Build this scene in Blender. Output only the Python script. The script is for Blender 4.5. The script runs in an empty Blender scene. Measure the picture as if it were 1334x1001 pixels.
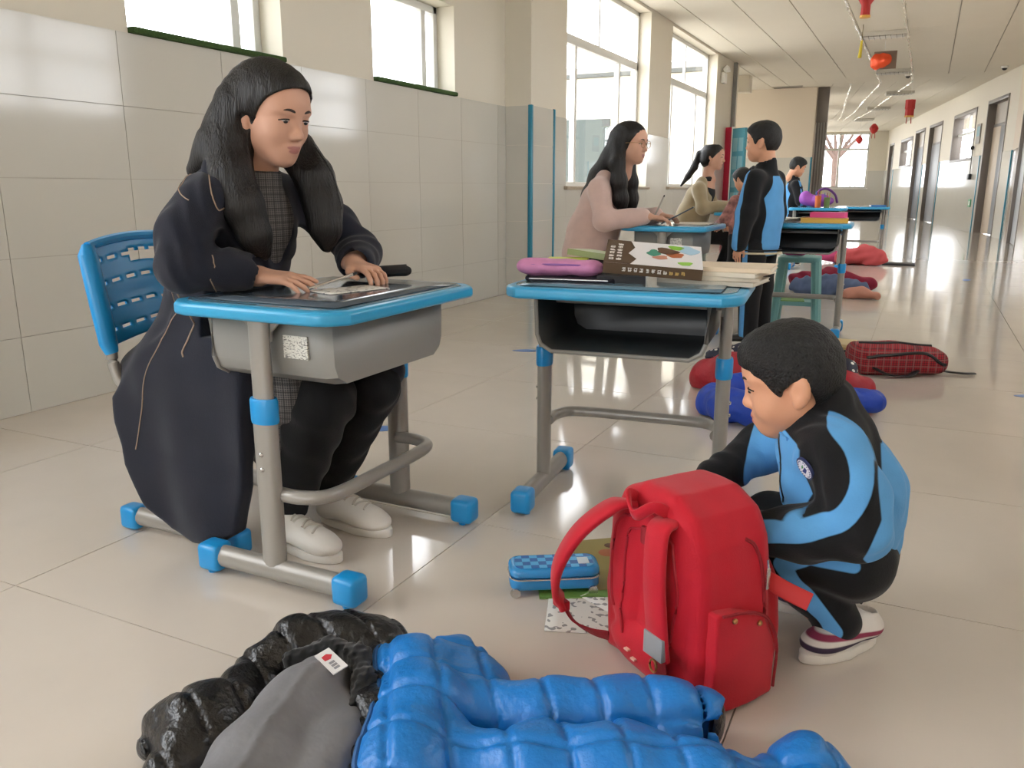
import bpy, bmesh, math, random
import numpy as np
from mathutils import Vector, Matrix
from mathutils.bvhtree import BVHTree

# ------------------------------------------------------------------ camera, world, light, exposure
S = bpy.context.scene
COL = S.collection
random.seed(7)
cam_d = bpy.data.cameras.new('camera')
cam_d.sensor_width = 36.0
cam_d.sensor_fit = 'HORIZONTAL'
cam_d.lens = 1070.0 / 1334.0 * 36.0
cam_d.clip_start = 0.05
cam = bpy.data.objects.new('camera', cam_d)
cam.location = (0, 0, 0.90)
cam.rotation_euler = (math.radians(90 - 13.38), 0, math.radians(26.19))
COL.objects.link(cam)
S.camera = cam

W = bpy.data.worlds.new('overcast_sky')
S.world = W
W.use_nodes = True
wn = W.node_tree.nodes
wn['Background'].inputs[0].default_value = (0.94, 0.965, 1.0, 1)
wn['Background'].inputs[1].default_value = 9.8

S.view_settings.view_transform = 'Standard'
S.view_settings.look = 'None'
S.view_settings.gamma = 1.0
S.view_settings.use_curve_mapping = False
S.view_settings.exposure = 0.0

# ------------------------------------------------------------------ helpers: materials
def lin(c):
    if isinstance(c, str):
        c = [int(c[i:i + 2], 16) / 255 for i in (0, 2, 4)]
    return tuple(v / 12.92 if v <= 0.04045 else ((v + 0.055) / 1.055) ** 2.4 for v in c) + (1.0,)

MATS = {}
def M(name, col, rough=0.5, metal=0.0, var=0.0, vscale=6.0, bump=0.0, bscale=60.0, coat=0.0, sheen=0.0, spec=0.5, trans=0.0, stretch=None, emit=0.0):
    if name in MATS:
        return MATS[name]
    m = bpy.data.materials.new(name); m.use_nodes = True
    nt = m.node_tree; N = nt.nodes; L = nt.links
    b = N['Principled BSDF']
    c = lin(col)
    b.inputs['Base Color'].default_value = c
    b.inputs['Roughness'].default_value = rough
    b.inputs['Metallic'].default_value = metal
    b.inputs['Specular IOR Level'].default_value = spec
    b.inputs['Coat Weight'].default_value = coat
    b.inputs['Coat Roughness'].default_value = 0.08
    b.inputs['Sheen Weight'].default_value = sheen
    b.inputs['Transmission Weight'].default_value = trans
    if emit:
        b.inputs['Emission Color'].default_value = c
        b.inputs['Emission Strength'].default_value = emit
    if var or bump:
        tc = N.new('ShaderNodeTexCoord')
        src = tc.outputs['Object']
        if stretch:
            mp = N.new('ShaderNodeMapping'); mp.inputs['Scale'].default_value = stretch
            L.new(src, mp.inputs[0]); src = mp.outputs[0]
    if var:
        n = N.new('ShaderNodeTexNoise'); n.inputs['Scale'].default_value = vscale; n.inputs['Detail'].default_value = 4
        L.new(src, n.inputs['Vector'])
        r = N.new('ShaderNodeMapRange'); r.inputs[1].default_value = 0.3; r.inputs[2].default_value = 0.7
        r.inputs[3].default_value = 1 - var; r.inputs[4].default_value = 1 + var
        L.new(n.outputs['Fac'], r.inputs[0])
        mx = N.new('ShaderNodeVectorMath'); mx.operation = 'SCALE'; mx.inputs[0].default_value = c[:3]
        L.new(r.outputs[0], mx.inputs['Scale']); L.new(mx.outputs[0], b.inputs['Base Color'])
    if bump:
        n2 = N.new('ShaderNodeTexNoise'); n2.inputs['Scale'].default_value = bscale; n2.inputs['Detail'].default_value = 3
        L.new(src, n2.inputs['Vector'])
        bp = N.new('ShaderNodeBump'); bp.inputs['Strength'].default_value = bump; bp.inputs['Distance'].default_value = 0.01
        L.new(n2.outputs['Fac'], bp.inputs['Height']); L.new(bp.outputs[0], b.inputs['Normal'])
    MATS[name] = m
    return m

def glass_mat(name, tint='f8f8f8', refl=0.9):
    if name in MATS: return MATS[name]
    m = bpy.data.materials.new(name); m.use_nodes = True
    nt = m.node_tree; N = nt.nodes; L = nt.links
    for n in list(N):
        if n.type == 'BSDF_PRINCIPLED': N.remove(n)
    out = [n for n in N if n.type == 'OUTPUT_MATERIAL'][0]
    t = N.new('ShaderNodeBsdfTransparent'); t.inputs[0].default_value = lin(tint)
    g = N.new('ShaderNodeBsdfGlossy'); g.inputs['Roughness'].default_value = 0.02
    g.inputs['Color'].default_value = (refl, refl, refl, 1)
    f = N.new('ShaderNodeFresnel'); f.inputs[0].default_value = 1.45
    mx = N.new('ShaderNodeMixShader')
    ge = N.new('ShaderNodeNewGeometry'); mt = N.new('ShaderNodeMath'); mt.operation = 'SUBTRACT'; mt.inputs[0].default_value = 1.0
    L.new(ge.outputs['Backfacing'], mt.inputs[1])
    mm = N.new('ShaderNodeMath'); mm.operation = 'MULTIPLY'; L.new(mt.outputs[0], mm.inputs[0]); L.new(f.outputs[0], mm.inputs[1])
    L.new(mm.outputs[0], mx.inputs[0]); L.new(t.outputs[0], mx.inputs[1]); L.new(g.outputs[0], mx.inputs[2])
    L.new(mx.outputs[0], out.inputs[0])
    MATS[name] = m
    return m

def zone_mat(name, cols, attr='zone', rough=0.85, sheen=0.2, bump=0.15, bscale=250.0, var=0.06, spec=0.3, extra_bump=0.0):
    """cloth/skin material: point attribute 'zone' crosses 0.5, 1.5 ... between plain colours"""
    if name in MATS: return MATS[name]
    m = bpy.data.materials.new(name); m.use_nodes = True
    nt = m.node_tree; N = nt.nodes; L = nt.links
    b = N['Principled BSDF']
    b.inputs['Roughness'].default_value = rough; b.inputs['Sheen Weight'].default_value = sheen
    b.inputs['Specular IOR Level'].default_value = spec
    prev = None
    for i, c in enumerate(cols):
        if i == 0:
            rgb = N.new('ShaderNodeRGB'); rgb.outputs[0].default_value = lin(c); prev = rgb.outputs[0]
            continue
        at = N.new('ShaderNodeAttribute'); at.attribute_name = '%s%d' % (attr, i)
        mr = N.new('ShaderNodeMapRange'); mr.inputs[1].default_value = -0.0012; mr.inputs[2].default_value = 0.0012
        mr.inputs[3].default_value = 1; mr.inputs[4].default_value = 0
        L.new(at.outputs['Fac'], mr.inputs[0])
        mx = N.new('ShaderNodeMix'); mx.data_type = 'RGBA'
        L.new(mr.outputs[0], mx.inputs['Factor']); L.new(prev, mx.inputs['A']); mx.inputs['B'].default_value = lin(c)
        prev = mx.outputs['Result']
    tc = N.new('ShaderNodeTexCoord')
    if var:
        n = N.new('ShaderNodeTexNoise'); n.inputs['Scale'].default_value = 14; n.inputs['Detail'].default_value = 3
        L.new(tc.outputs['Object'], n.inputs['Vector'])
        r = N.new('ShaderNodeMapRange'); r.inputs[1].default_value = 0.3; r.inputs[2].default_value = 0.7
        r.inputs[3].default_value = 1 - var; r.inputs[4].default_value = 1 + var
        L.new(n.outputs['Fac'], r.inputs[0])
        sc = N.new('ShaderNodeVectorMath'); sc.operation = 'SCALE'
        L.new(prev, sc.inputs[0]); L.new(r.outputs[0], sc.inputs['Scale']); prev = sc.outputs[0]
    L.new(prev, b.inputs['Base Color'])
    if bump:
        n2 = N.new('ShaderNodeTexNoise'); n2.inputs['Scale'].default_value = bscale; n2.inputs['Detail'].default_value = 2
        L.new(tc.outputs['Object'], n2.inputs['Vector'])
        bp = N.new('ShaderNodeBump'); bp.inputs['Strength'].default_value = bump; bp.inputs['Distance'].default_value = 0.004
        L.new(n2.outputs['Fac'], bp.inputs['Height']); L.new(bp.outputs[0], b.inputs['Normal'])
    MATS[name] = m
    return m

# ------------------------------------------------------------------ helpers: objects
def tag(o, label, cat, group=None, kind=None):
    if label: o['label'] = label
    if cat: o['category'] = cat
    if group: o['group'] = group
    if kind: o['kind'] = kind
    return o

def empty(name, loc=(0, 0, 0), rz=0.0, label=None, cat=None, group=None, kind=None):
    o = bpy.data.objects.new(name, None)
    o.empty_display_size = 0.05
    o.location = loc; o.rotation_euler = (0, 0, math.radians(rz))
    COL.objects.link(o)
    tag(o, label, cat, group, kind)
    return o

def link(name, me, parent=None, loc=None, rot=None):
    o = bpy.data.objects.new(name, me)
    COL.objects.link(o)
    if parent is not None: o.parent = parent
    if loc is not None: o.location = loc
    if rot is not None: o.rotation_euler = rot
    return o

def mesh(name, verts, faces, mat=None, parent=None, smooth=False, attrs=None, loc=None, rot=None):
    me = bpy.data.meshes.new(name)
    me.from_pydata([tuple(map(float, v)) for v in verts], [], [tuple(map(int, f)) for f in faces])
    if mat: me.materials.append(mat)
    if smooth: me.polygons.foreach_set('use_smooth', [True] * len(me.polygons))
    if attrs:
        for k, a in attrs.items():
            at = me.attributes.new(k, 'FLOAT', 'POINT'); at.data.foreach_set('value', np.asarray(a, dtype=np.float32))
    me.update()
    return link(name, me, parent, loc, rot)

class B:
    """collects simple shapes into one mesh"""
    def __init__(s): s.bm = bmesh.new()
    def _merge(s, o, T=None):
        if T is not None: bmesh.ops.transform(o, matrix=T, verts=o.verts)
        me = bpy.data.meshes.new('tmp'); o.to_mesh(me); o.free(); s.bm.from_mesh(me); bpy.data.meshes.remove(me)
    def box(s, lo, hi, bev=0.0, seg=2, T=None):
        o = bmesh.new(); bmesh.ops.create_cube(o, size=1)
        lo, hi = Vector(lo), Vector(hi)
        for v in o.verts: v.co = Vector([lo[i] + (v.co[i] + .5) * (hi[i] - lo[i]) for i in range(3)])
        if bev: bmesh.ops.bevel(o, geom=list(o.edges), offset=bev, segments=seg, affect='EDGES', profile=0.5)
        s._merge(o, T); return s
    def prism(s, pts, z0, z1, bev=0.0, seg=2, T=None, axis='z'):
        """polygon in xy extruded in z (T maps it elsewhere)"""
        o = bmesh.new()
        f = o.faces.new([o.verts.new((p[0], p[1], z0)) for p in pts])
        r = bmesh.ops.extrude_face_region(o, geom=[f])
        for v in [g for g in r['geom'] if isinstance(g, bmesh.types.BMVert)]: v.co.z = z1
        bmesh.ops.recalc_face_normals(o, faces=o.faces)
        if bev:
            es = [e for e in o.edges if abs(e.verts[0].co.z - e.verts[1].co.z) < 1e-6]
            bmesh.ops.bevel(o, geom=es, offset=bev, segments=seg, affect='EDGES', profile=0.5)
        if axis == 'y': R = Matrix.Rotation(math.radians(90), 4, 'X'); bmesh.ops.transform(o, matrix=R, verts=o.verts)
        s._merge(o, T); return s
    def tube(s, pts, r, n=10, sx=1.0, sy=1.0, cap=True, closed=False, up=(0, 0, 1)):
        """pipe along a path; r is a number or a list; sx, sy squash its section"""
        P = [Vector(p) for p in pts]; k = len(P)
        rr = r if isinstance(r, (list, tuple)) else [r] * k
        rings = []; U = Vector(up)
        for i, p in enumerate(P):
            if closed: t = (P[(i + 1) % k] - P[i - 1])
            else: t = (P[min(i + 1, k - 1)] - P[max(i - 1, 0)])
            if t.length < 1e-9: t = Vector((0, 0, 1))
            t.normalize()
            a = U - t * U.dot(t)
            if a.length < 0.1:
                a = Vector((1, 0, 0)) - t * t.x
                if a.length < 0.1: a = Vector((0, 1, 0)) - t * t.y
            a.normalize(); b = t.cross(a)
            rings.append([s.bm.verts.new(p + (a * math.cos(q) * sy + b * math.sin(q) * sx) * rr[i]) for q in [2 * math.pi * j / n for j in range(n)]])
        m = k if closed else k - 1
        for i in range(m):
            A, C = rings[i], rings[(i + 1) % k]
            for j in range(n): s.bm.faces.new((A[j], A[(j + 1) % n], C[(j + 1) % n], C[j]))
        if cap and not closed:
            s.bm.faces.new(rings[0][::-1]); s.bm.faces.new(rings[-1])
        return s
    def lathe(s, prof, n=16, T=None, cap=True):
        o = bmesh.new(); rings = []
        for r, z in prof: rings.append([o.verts.new((r * math.cos(2 * math.pi * j / n), r * math.sin(2 * math.pi * j / n), z)) for j in range(n)])
        for A, C in zip(rings, rings[1:]):
            for j in range(n): o.faces.new((A[j], A[(j + 1) % n], C[(j + 1) % n], C[j]))
        if cap: o.faces.new(rings[0][::-1]); o.faces.new(rings[-1])
        s._merge(o, T); return s
    def ell(s, c, r, n=12, T=None):
        o = bmesh.new(); bmesh.ops.create_uvsphere(o, u_segments=n, v_segments=max(6, n * 2 // 3), radius=1)
        for v in o.verts: v.co = Vector((c[0] + v.co.x * r[0], c[1] + v.co.y * r[1], c[2] + v.co.z * r[2]))
        s._merge(o, T); return s
    def quad(s, pts):
        s.bm.faces.new([s.bm.verts.new(p) for p in pts]); return s
    def build(s, name, mat, parent=None, smooth=True, loc=None, rot=None, angle=40):
        me = bpy.data.meshes.new(name)
        bmesh.ops.recalc_face_normals(s.bm, faces=s.bm.faces)
        if smooth:
            for e in s.bm.edges:
                e.smooth = not (len(e.link_faces) == 2 and e.calc_face_angle(0) > math.radians(angle))
            for f in s.bm.faces: f.smooth = True
        s.bm.to_mesh(me); s.bm.free()
        me.materials.append(mat)
        return link(name, me, parent, loc, rot)

def bez(p, n=16):
    """Catmull-Rom curve through points"""
    P = [np.array(q, float) for q in p]; P = [2 * P[0] - P[1]] + P + [2 * P[-1] - P[-2]]
    out = []
    for i in range(1, len(P) - 2):
        for t in np.linspace(0, 1, n, endpoint=False):
            a, b, c, d = P[i - 1:i + 3]
            out.append(0.5 * (2 * b + (c - a) * t + (2 * a - 5 * b + 4 * c - d) * t * t + (3 * b - a - 3 * c + d) * t ** 3))
    out.append(P[-2])
    return [tuple(q) for q in out]

def copy_tree(o, parent=None):
    c = o.copy(); COL.objects.link(c)
    if parent is not None: c.parent = parent
    for ch in [x for x in CHILD.get(o.name, [])]: copy_tree(ch, c)
    return c

CHILD = {}
def index_children():
    CHILD.clear()
    for o in bpy.data.objects:
        if o.parent is not None: CHILD.setdefault(o.parent.name, []).append(o)

# ------------------------------------------------------------------ helpers: smooth solid shapes from distance fields
class F:
    """distance field sampled on a box; unions of cones, ellipsoids ... turned into one continuous mesh"""
    def __init__(s, lo, hi, h):
        s.lo = np.array(lo, np.float32); s.h = h
        n = [int(math.ceil((hi[i] - lo[i]) / h)) + 1 for i in range(3)]
        s.g = [np.arange(n[i], dtype=np.float32) * h + np.float32(lo[i]) for i in range(3)]
        s.D = np.full(n, 0.5, np.float32)
    def sub(s, lo, hi):
        sl = []
        for i in range(3):
            a = int(np.searchsorted(s.g[i], lo[i])); c = int(np.searchsorted(s.g[i], hi[i]))
            if c <= a: return None, None
            sl.append(slice(a, c))
        X, Y, Z = np.meshgrid(*[s.g[i][sl[i]] for i in range(3)], indexing='ij', sparse=True)
        return tuple(sl), (X, Y, Z)
    def fn(s, lo, hi, f, k=0.01, op='add', pad=0.03):
        sl, G = s.sub([v - pad - k for v in lo], [v + pad + k for v in hi])
        if sl is None: return s
        d = f(*G)
        if op == 'add': s.D[sl] = smin(s.D[sl], d, k)
        elif op == 'cut': s.D[sl] = -smin(-s.D[sl], d, k)
        elif op == 'off': s.D[sl] = s.D[sl] + d
        return s
    def cone(s, a, b, ra, rb=None, k=0.01, op='add', sc=(1, 1, 1)):
        rb = ra if rb is None else rb; r = max(ra, rb) * max(sc)
        lo = [min(a[i], b[i]) - r for i in range(3)]; hi = [max(a[i], b[i]) + r for i in range(3)]
        return s.fn(lo, hi, lambda X, Y, Z: f_cone(X, Y, Z, a, b, ra, rb, sc), k, op)
    def ell(s, c, r, R=None, k=0.01, op='add'):
        m = max(r) if R is not None else None
        lo = [c[i] - (m or r[i]) for i in range(3)]; hi = [c[i] + (m or r[i]) for i in range(3)]
        return s.fn(lo, hi, lambda X, Y, Z: f_ell(X, Y, Z, c, r, R), k, op)
    def chain(s, pts, rs, k=0.02, op='add', sc=(1, 1, 1)):
        for i in range(len(pts) - 1): s.cone(pts[i], pts[i + 1], rs[i], rs[i + 1], k, op, sc)
        return s
    def all(s, f, k=0.01, op='add'):
        return s.fn(s.lo, [g[-1] for g in s.g], f, k, op)
    def mesh(s, name, mat, parent=None, zones=None, smooth_iter=1, keep=False, off=(0, 0, 0)):
        v, f = nets(s.D, s.lo, s.h, smooth_iter)
        at = {}
        if zones:
            for i, z in enumerate(zones): at['zone%d' % (i + 1)] = z(v[:, 0], v[:, 1], v[:, 2])
        v = v - np.array(off)
        o = mesh(name, v, f, mat, parent, True, at)
        if keep: return o, BVHTree.FromPolygons([tuple(map(float, q)) for q in v], [tuple(map(int, q)) for q in f])
        return o

def smin(a, b, k):
    if k <= 1e-6: return np.minimum(a, b)
    h = np.clip(.5 + .5 * (b - a) / k, 0, 1)
    return b * (1 - h) + a * h - k * h * (1 - h)

def f_cone(X, Y, Z, a, b, ra, rb, sc=(1, 1, 1)):
    ax, ay, az = a; d = [b[i] - a[i] for i in range(3)]
    px, py, pz = (X - ax) / sc[0], (Y - ay) / sc[1], (Z - az) / sc[2]
    d = [d[i] / sc[i] for i in range(3)]
    L = d[0] ** 2 + d[1] ** 2 + d[2] ** 2 + 1e-12
    t = np.clip((px * d[0] + py * d[1] + pz * d[2]) / L, 0, 1)
    q = np.sqrt((px - d[0] * t) ** 2 + (py - d[1] * t) ** 2 + (pz - d[2] * t) ** 2)
    return (q - (ra + (rb - ra) * t)) * min(sc)

def f_ell(X, Y, Z, c, r, R=None):
    x, y, z = X - c[0], Y - c[1], Z - c[2]
    if R is not None:
        R = np.array(R)
        x, y, z = (R[0][0] * x + R[1][0] * y + R[2][0] * z, R[0][1] * x + R[1][1] * y + R[2][1] * z, R[0][2] * x + R[1][2] * y + R[2][2] * z)
    k0 = np.sqrt((x / r[0]) ** 2 + (y / r[1]) ** 2 + (z / r[2]) ** 2)
    k1 = np.sqrt((x / r[0] ** 2) ** 2 + (y / r[1] ** 2) ** 2 + (z / r[2] ** 2) ** 2) + 1e-9
    return k0 * (k0 - 1) / k1

def f_poly(u, v, pts):
    """signed distance to a polygon in the plane (u, v)"""
    d = np.full(u.shape, 1e9, np.float32); sgn = np.ones(u.shape, np.float32)
    n = len(pts)
    for i in range(n):
        ax, ay = pts[i]; bx, by = pts[i - 1]
        ex, ey = bx - ax, by - ay
        wx, wy = u - ax, v - ay
        t = np.clip((wx * ex + wy * ey) / (ex * ex + ey * ey + 1e-12), 0, 1)
        d = np.minimum(d, (wx - ex * t) ** 2 + (wy - ey * t) ** 2)
        c1 = v >= ay; c2 = v < by; c3 = ex * wy > ey * wx
        flip = (c1 & c2 & c3) | (~c1 & ~c2 & ~c3)
        sgn = np.where(flip, -sgn, sgn)
    return sgn * np.sqrt(d)

def rotm(rx=0, ry=0, rz=0):
    return np.array((Matrix.Rotation(math.radians(rz), 3, 'Z') @ Matrix.Rotation(math.radians(ry), 3, 'Y') @ Matrix.Rotation(math.radians(rx), 3, 'X')))

def wob(X, Y, Z, s, seed=0):
    """smooth pseudo-noise in -1..1"""
    r = np.random.RandomState(seed); o = 0
    for i in range(5):
        k = r.normal(size=3); k = k / np.linalg.norm(k) * s * r.uniform(.7, 1.6)
        o = o + np.sin(k[0] * X + k[1] * Y + k[2] * Z + r.uniform(0, 6.28))
    return o / 3.0

def nets(D, lo, h, it=1):
    s = D < 0
    nx, ny, nz = D.shape
    cs = [(i, j, k) for i in (0, 1) for j in (0, 1) for k in (0, 1)]
    cnt = np.zeros((nx - 1, ny - 1, nz - 1), np.int8)
    for i, j, k in cs: cnt += s[i:nx - 1 + i, j:ny - 1 + j, k:nz - 1 + k]
    act = (cnt > 0) & (cnt < 8)
    ids = np.argwhere(act)
    idx = np.full(act.shape, -1, np.int64); idx[act] = np.arange(len(ids))
    pos = np.zeros((len(ids), 3)); num = np.zeros(len(ids))
    for a in cs:
        for ax in range(3):
            if a[ax]: continue
            b = list(a); b[ax] = 1
            da = D[ids[:, 0] + a[0], ids[:, 1] + a[1], ids[:, 2] + a[2]]
            db = D[ids[:, 0] + b[0], ids[:, 1] + b[1], ids[:, 2] + b[2]]
            m = (da < 0) != (db < 0)
            t = np.where(m, da / np.where(m, da - db, 1), 0)
            p = np.tile(np.array(a, float), (len(ids), 1)); p[:, ax] += t
            pos += p * m[:, None]; num += m
    V = lo + h * (ids + pos / num[:, None])
    Q = []
    for ax in range(3):
        o1, o2 = (ax + 1) % 3, (ax + 2) % 3
        sl0 = [slice(None)] * 3; sl1 = [slice(None)] * 3
        sl0[ax] = slice(0, -1); sl1[ax] = slice(1, None)
        ch = s[tuple(sl0)] != s[tuple(sl1)]
        e = np.argwhere(ch)
        e = e[(e[:, o1] > 0) & (e[:, o2] > 0) & (e[:, o1] < D.shape[o1] - 1) & (e[:, o2] < D.shape[o2] - 1)]
        ins = s[e[:, 0], e[:, 1], e[:, 2]]
        def c(d1, d2):
            q = e.copy(); q[:, o1] -= d1; q[:, o2] -= d2
            return idx[q[:, 0], q[:, 1], q[:, 2]]
        q = np.stack([c(1, 1), c(0, 1), c(0, 0), c(1, 0)], 1)
        q[~ins] = q[~ins][:, ::-1]
        Q.append(q)
    Q = np.concatenate(Q)
    Q = Q[(Q >= 0).all(1)]
    for _ in range(it):
        acc = np.zeros_like(V); n = np.zeros(len(V))
        for a, b in ((0, 1), (1, 2), (2, 3), (3, 0)):
            np.add.at(acc, Q[:, a], V[Q[:, b]]); np.add.at(acc, Q[:, b], V[Q[:, a]])
            np.add.at(n, Q[:, a], 1); np.add.at(n, Q[:, b], 1)
        n[n == 0] = 1
        V = V * .5 + .5 * acc / n[:, None]
    return V, Q

def snap(pts, bvh, off=0.002):
    out = []
    for p in pts:
        c, n, i, d = bvh.find_nearest(Vector(p))
        out.append(tuple(c + n * off))
    return out
# ------------------------------------------------------------------ the corridor
m_floor = M('polished floor tile', 'd4cbc0', rough=0.09, var=0.035, vscale=3.0, spec=0.5)
m_grout = M('dark grout', '8b8175', rough=0.7)
m_paint = M('cream wall paint', 'ddd6c6', rough=0.65, var=0.012, vscale=1.5)
m_tile = M('glazed wall tile', 'ccc9bf', rough=0.10, var=0.012, vscale=2.0)
m_tgrout = M('wall grout', 'b4aea2', rough=0.7)
m_ceil = M('ceiling panel', 'dcd6c8', rough=0.7, var=0.015, vscale=1.2)
m_cgap = M('ceiling joint', 'a59f94', rough=0.8)
m_teal = M('teal corner guard', '1f7f9a', rough=0.3)
m_pvc = M('window frame', 'dcdcd8', rough=0.35)
m_glass = glass_mat('window glass')
m_turf = M('artificial turf', '3f5a2a', rough=0.95, var=0.3, vscale=120, bump=0.8, bscale=220)
m_door = M('grey door', '8d8f92', rough=0.4)
m_dframe = M('brown grey door frame', '77706a', rough=0.4, metal=0.2)
m_steel = M('brushed steel', 'c8c8c8', rough=0.25, metal=0.9)
m_white = M('white plastic', 'ecebe6', rough=0.4)
m_black = M('black plastic', '1a1a1c', rough=0.4)

XL, ZC, DADO = -3.23, 3.03, 1.57
D2 = (-0.157, 0.988)
RW = (1.3, 17.7)
def rp(t, off=0.0):
    """point on the bent right wall; off > 0 steps into the corridor"""
    return (RW[0] + D2[0] * t - 0.988 * off, RW[1] + D2[1] * t - 0.157 * off)

# floor
fl = B(); fl.box((XL - 0.25, -7.4, -0.12), (1.5, 15.5, -0.004)).box((-7.2, 15.5, -0.12), (1.5, 35.9, -0.004)).build('floor', m_grout, smooth=False)
floor = bpy.data.objects['floor']; floor['kind'] = 'structure'
def tile_mesh(name, sx, sy, sz, mat):
    b = B(); b.box((0, 0, 0), (sx, sy, sz)); me = bpy.data.meshes.new(name); b.bm.to_mesh(me); b.bm.free(); me.materials.append(mat); return me
T = 0.8; gp = 0.0015
full = tile_mesh('floor_tile', T - 2 * gp, T - 2 * gp, 0.012, m_floor)
gx0, gy0 = -1.012, 1.062
for ix in range(-3, 4):
    for iy in range(-4, 24):
        x0, y0 = gx0 + ix * T, gy0 + iy * T
        x1 = x0 + T
        if ix == -3:
            b = B(); b.box((XL - 0.02, y0 + gp, -0.012), (x1 - gp, y0 + T - gp, 0)); b.build('floor_tile', m_floor, floor, smooth=False)
        elif ix == 3:
            b = B(); b.box((x0 + gp, y0 + gp, -0.012), (x1 + 0.3, y0 + T - gp, 0)); b.build('floor_tile', m_floor, floor, smooth=False)
        else:
            link('floor_tile', full, floor, (x0 + gp, y0 + gp, -0.012))
yf = gy0 + 24 * T
b = B(); b.box((-7.2, yf, -0.012), (1.5, 35.9, 0)); b.box((-7.2, 15.6, -0.012), (XL - 0.022, yf, 0)); b.box((XL - 0.1, -7.4, -0.012), (1.5, gy0 - 4 * T, 0))
b.build('far_floor_tiles', m_floor, floor, smooth=False)['kind'] = 'stuff'

def wall_cells(u0, u1, z0, z1, ops):
    us = sorted({u0, u1} | {v for o in ops for v in o[:2] if u0 < v < u1})
    zs = sorted({z0, z1} | {v for o in ops for v in o[2:] if z0 < v < z1})
    for a, c in zip(us, us[1:]):
        run = None
        for d, e in zip(zs, zs[1:]):
            um, zm = (a + c) / 2, (d + e) / 2
            if any(o[0] < um < o[1] and o[2] < zm < o[3] for o in ops):
                if run: yield (a, c) + tuple(run); run = None
            else: run = [run[0], e] if run else [d, e]
        if run: yield (a, c) + tuple(run)

# left wall with high windows near the desks and tall windows further on
WIN = [(2.74, 3.745), (4.585, 5.62)]
OPS = [(a, c, DADO, 2.20) for a, c in WIN] + [(-5.6, -2.9, 0.92, 3.0), (-2.0, 0.7, 0.92, 3.0), (7.78, 10.45, 0.92, 3.0), (11.42, 14.10, 0.92, 3.0)]
b = B()
for a, c, d, e in wall_cells(-7.4, 15.8, 0, ZC + 0.1, OPS): b.box((XL - 0.25, a, d), (XL - 0.008, c, e))
wl = b.build('wall_left', m_paint, smooth=False); wl['kind'] = 'structure'
# tiled dado, piece by piece
gw = B(); 
for a, c, d, e in wall_cells(-7.4, 15.8, 0, DADO - 0.002, OPS): gw.box((XL - 0.0075, a, d), (XL - 0.004, c, e))
gw.build('grout_bed', m_tgrout, wl, smooth=False)
TW, TH = 0.605, DADO / 5
wt = tile_mesh('wall_tile', 0.008, TW - 0.003, TH - 0.003, m_tile)
def sub(rect, o):
    a, c, d, e = rect
    if o[1] <= a or o[0] >= c or o[3] <= d or o[2] >= e: return [rect]
    r = []
    if o[0] > a: r.append((a, o[0], d, e))
    if o[1] < c: r.append((o[1], c, d, e))
    a2, c2 = max(a, o[0]), min(c, o[1])
    if o[2] > d: r.append((a2, c2, d, o[2]))
    if o[3] < e: r.append((a2, c2, o[3], e))
    return [q for q in r if q[1] - q[0] > 0.02 and q[3] - q[2] > 0.02]
PIL = (6.45, 6.93, -1, 9)
for iy in range(-6, 22):
    y0 = 2.065 + iy * TW
    for k in range(5):
        rect = (y0, min(y0 + TW, 15.8), k * TH, (k + 1) * TH)
        rs = [rect]
        for o in OPS + [PIL]: rs = [q for r in rs for q in sub(r, o)]
        if rs == [rect] and rect[1] - rect[0] > TW - 0.001:
            link('wall_tile', wt, wl, (XL - 0.008, y0 + 0.0015, k * TH + 0.0015))
        else:
            for a, c, d, e in rs:
                b = B(); b.box((XL - 0.008, a + 0.0015, d + 0.0015), (XL, c - 0.0015, e - 0.0015)); b.build('wall_tile', m_tile, wl, smooth=False)

# pillar with teal corner guards
b = B(); b.box((XL - 0.02, 6.455, 0), (-3.0, 6.925, ZC + 0.05)); pil = b.build('pillar', m_paint, smooth=False); pil['kind'] = 'structure'
for k in range(5):
    b = B(); b.box((XL + 0.001, 6.448, k * TH + 0.0015), (-2.996, 6.456, (k + 1) * TH - 0.0015)); b.build('wall_tile', m_tile, pil, smooth=False)
    b = B(); b.box((-3.001, 6.448, k * TH + 0.0015), (-2.993, 6.93, (k + 1) * TH - 0.0015)); b.build('wall_tile', m_tile, pil, smooth=False)
for y in (6.44, 6.905):
    b = B(); b.box((-3.022, y, 0), (-2.984, y + 0.034, DADO + 0.005), 0.006); b.build('corner_guard', m_teal, pil)

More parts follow.
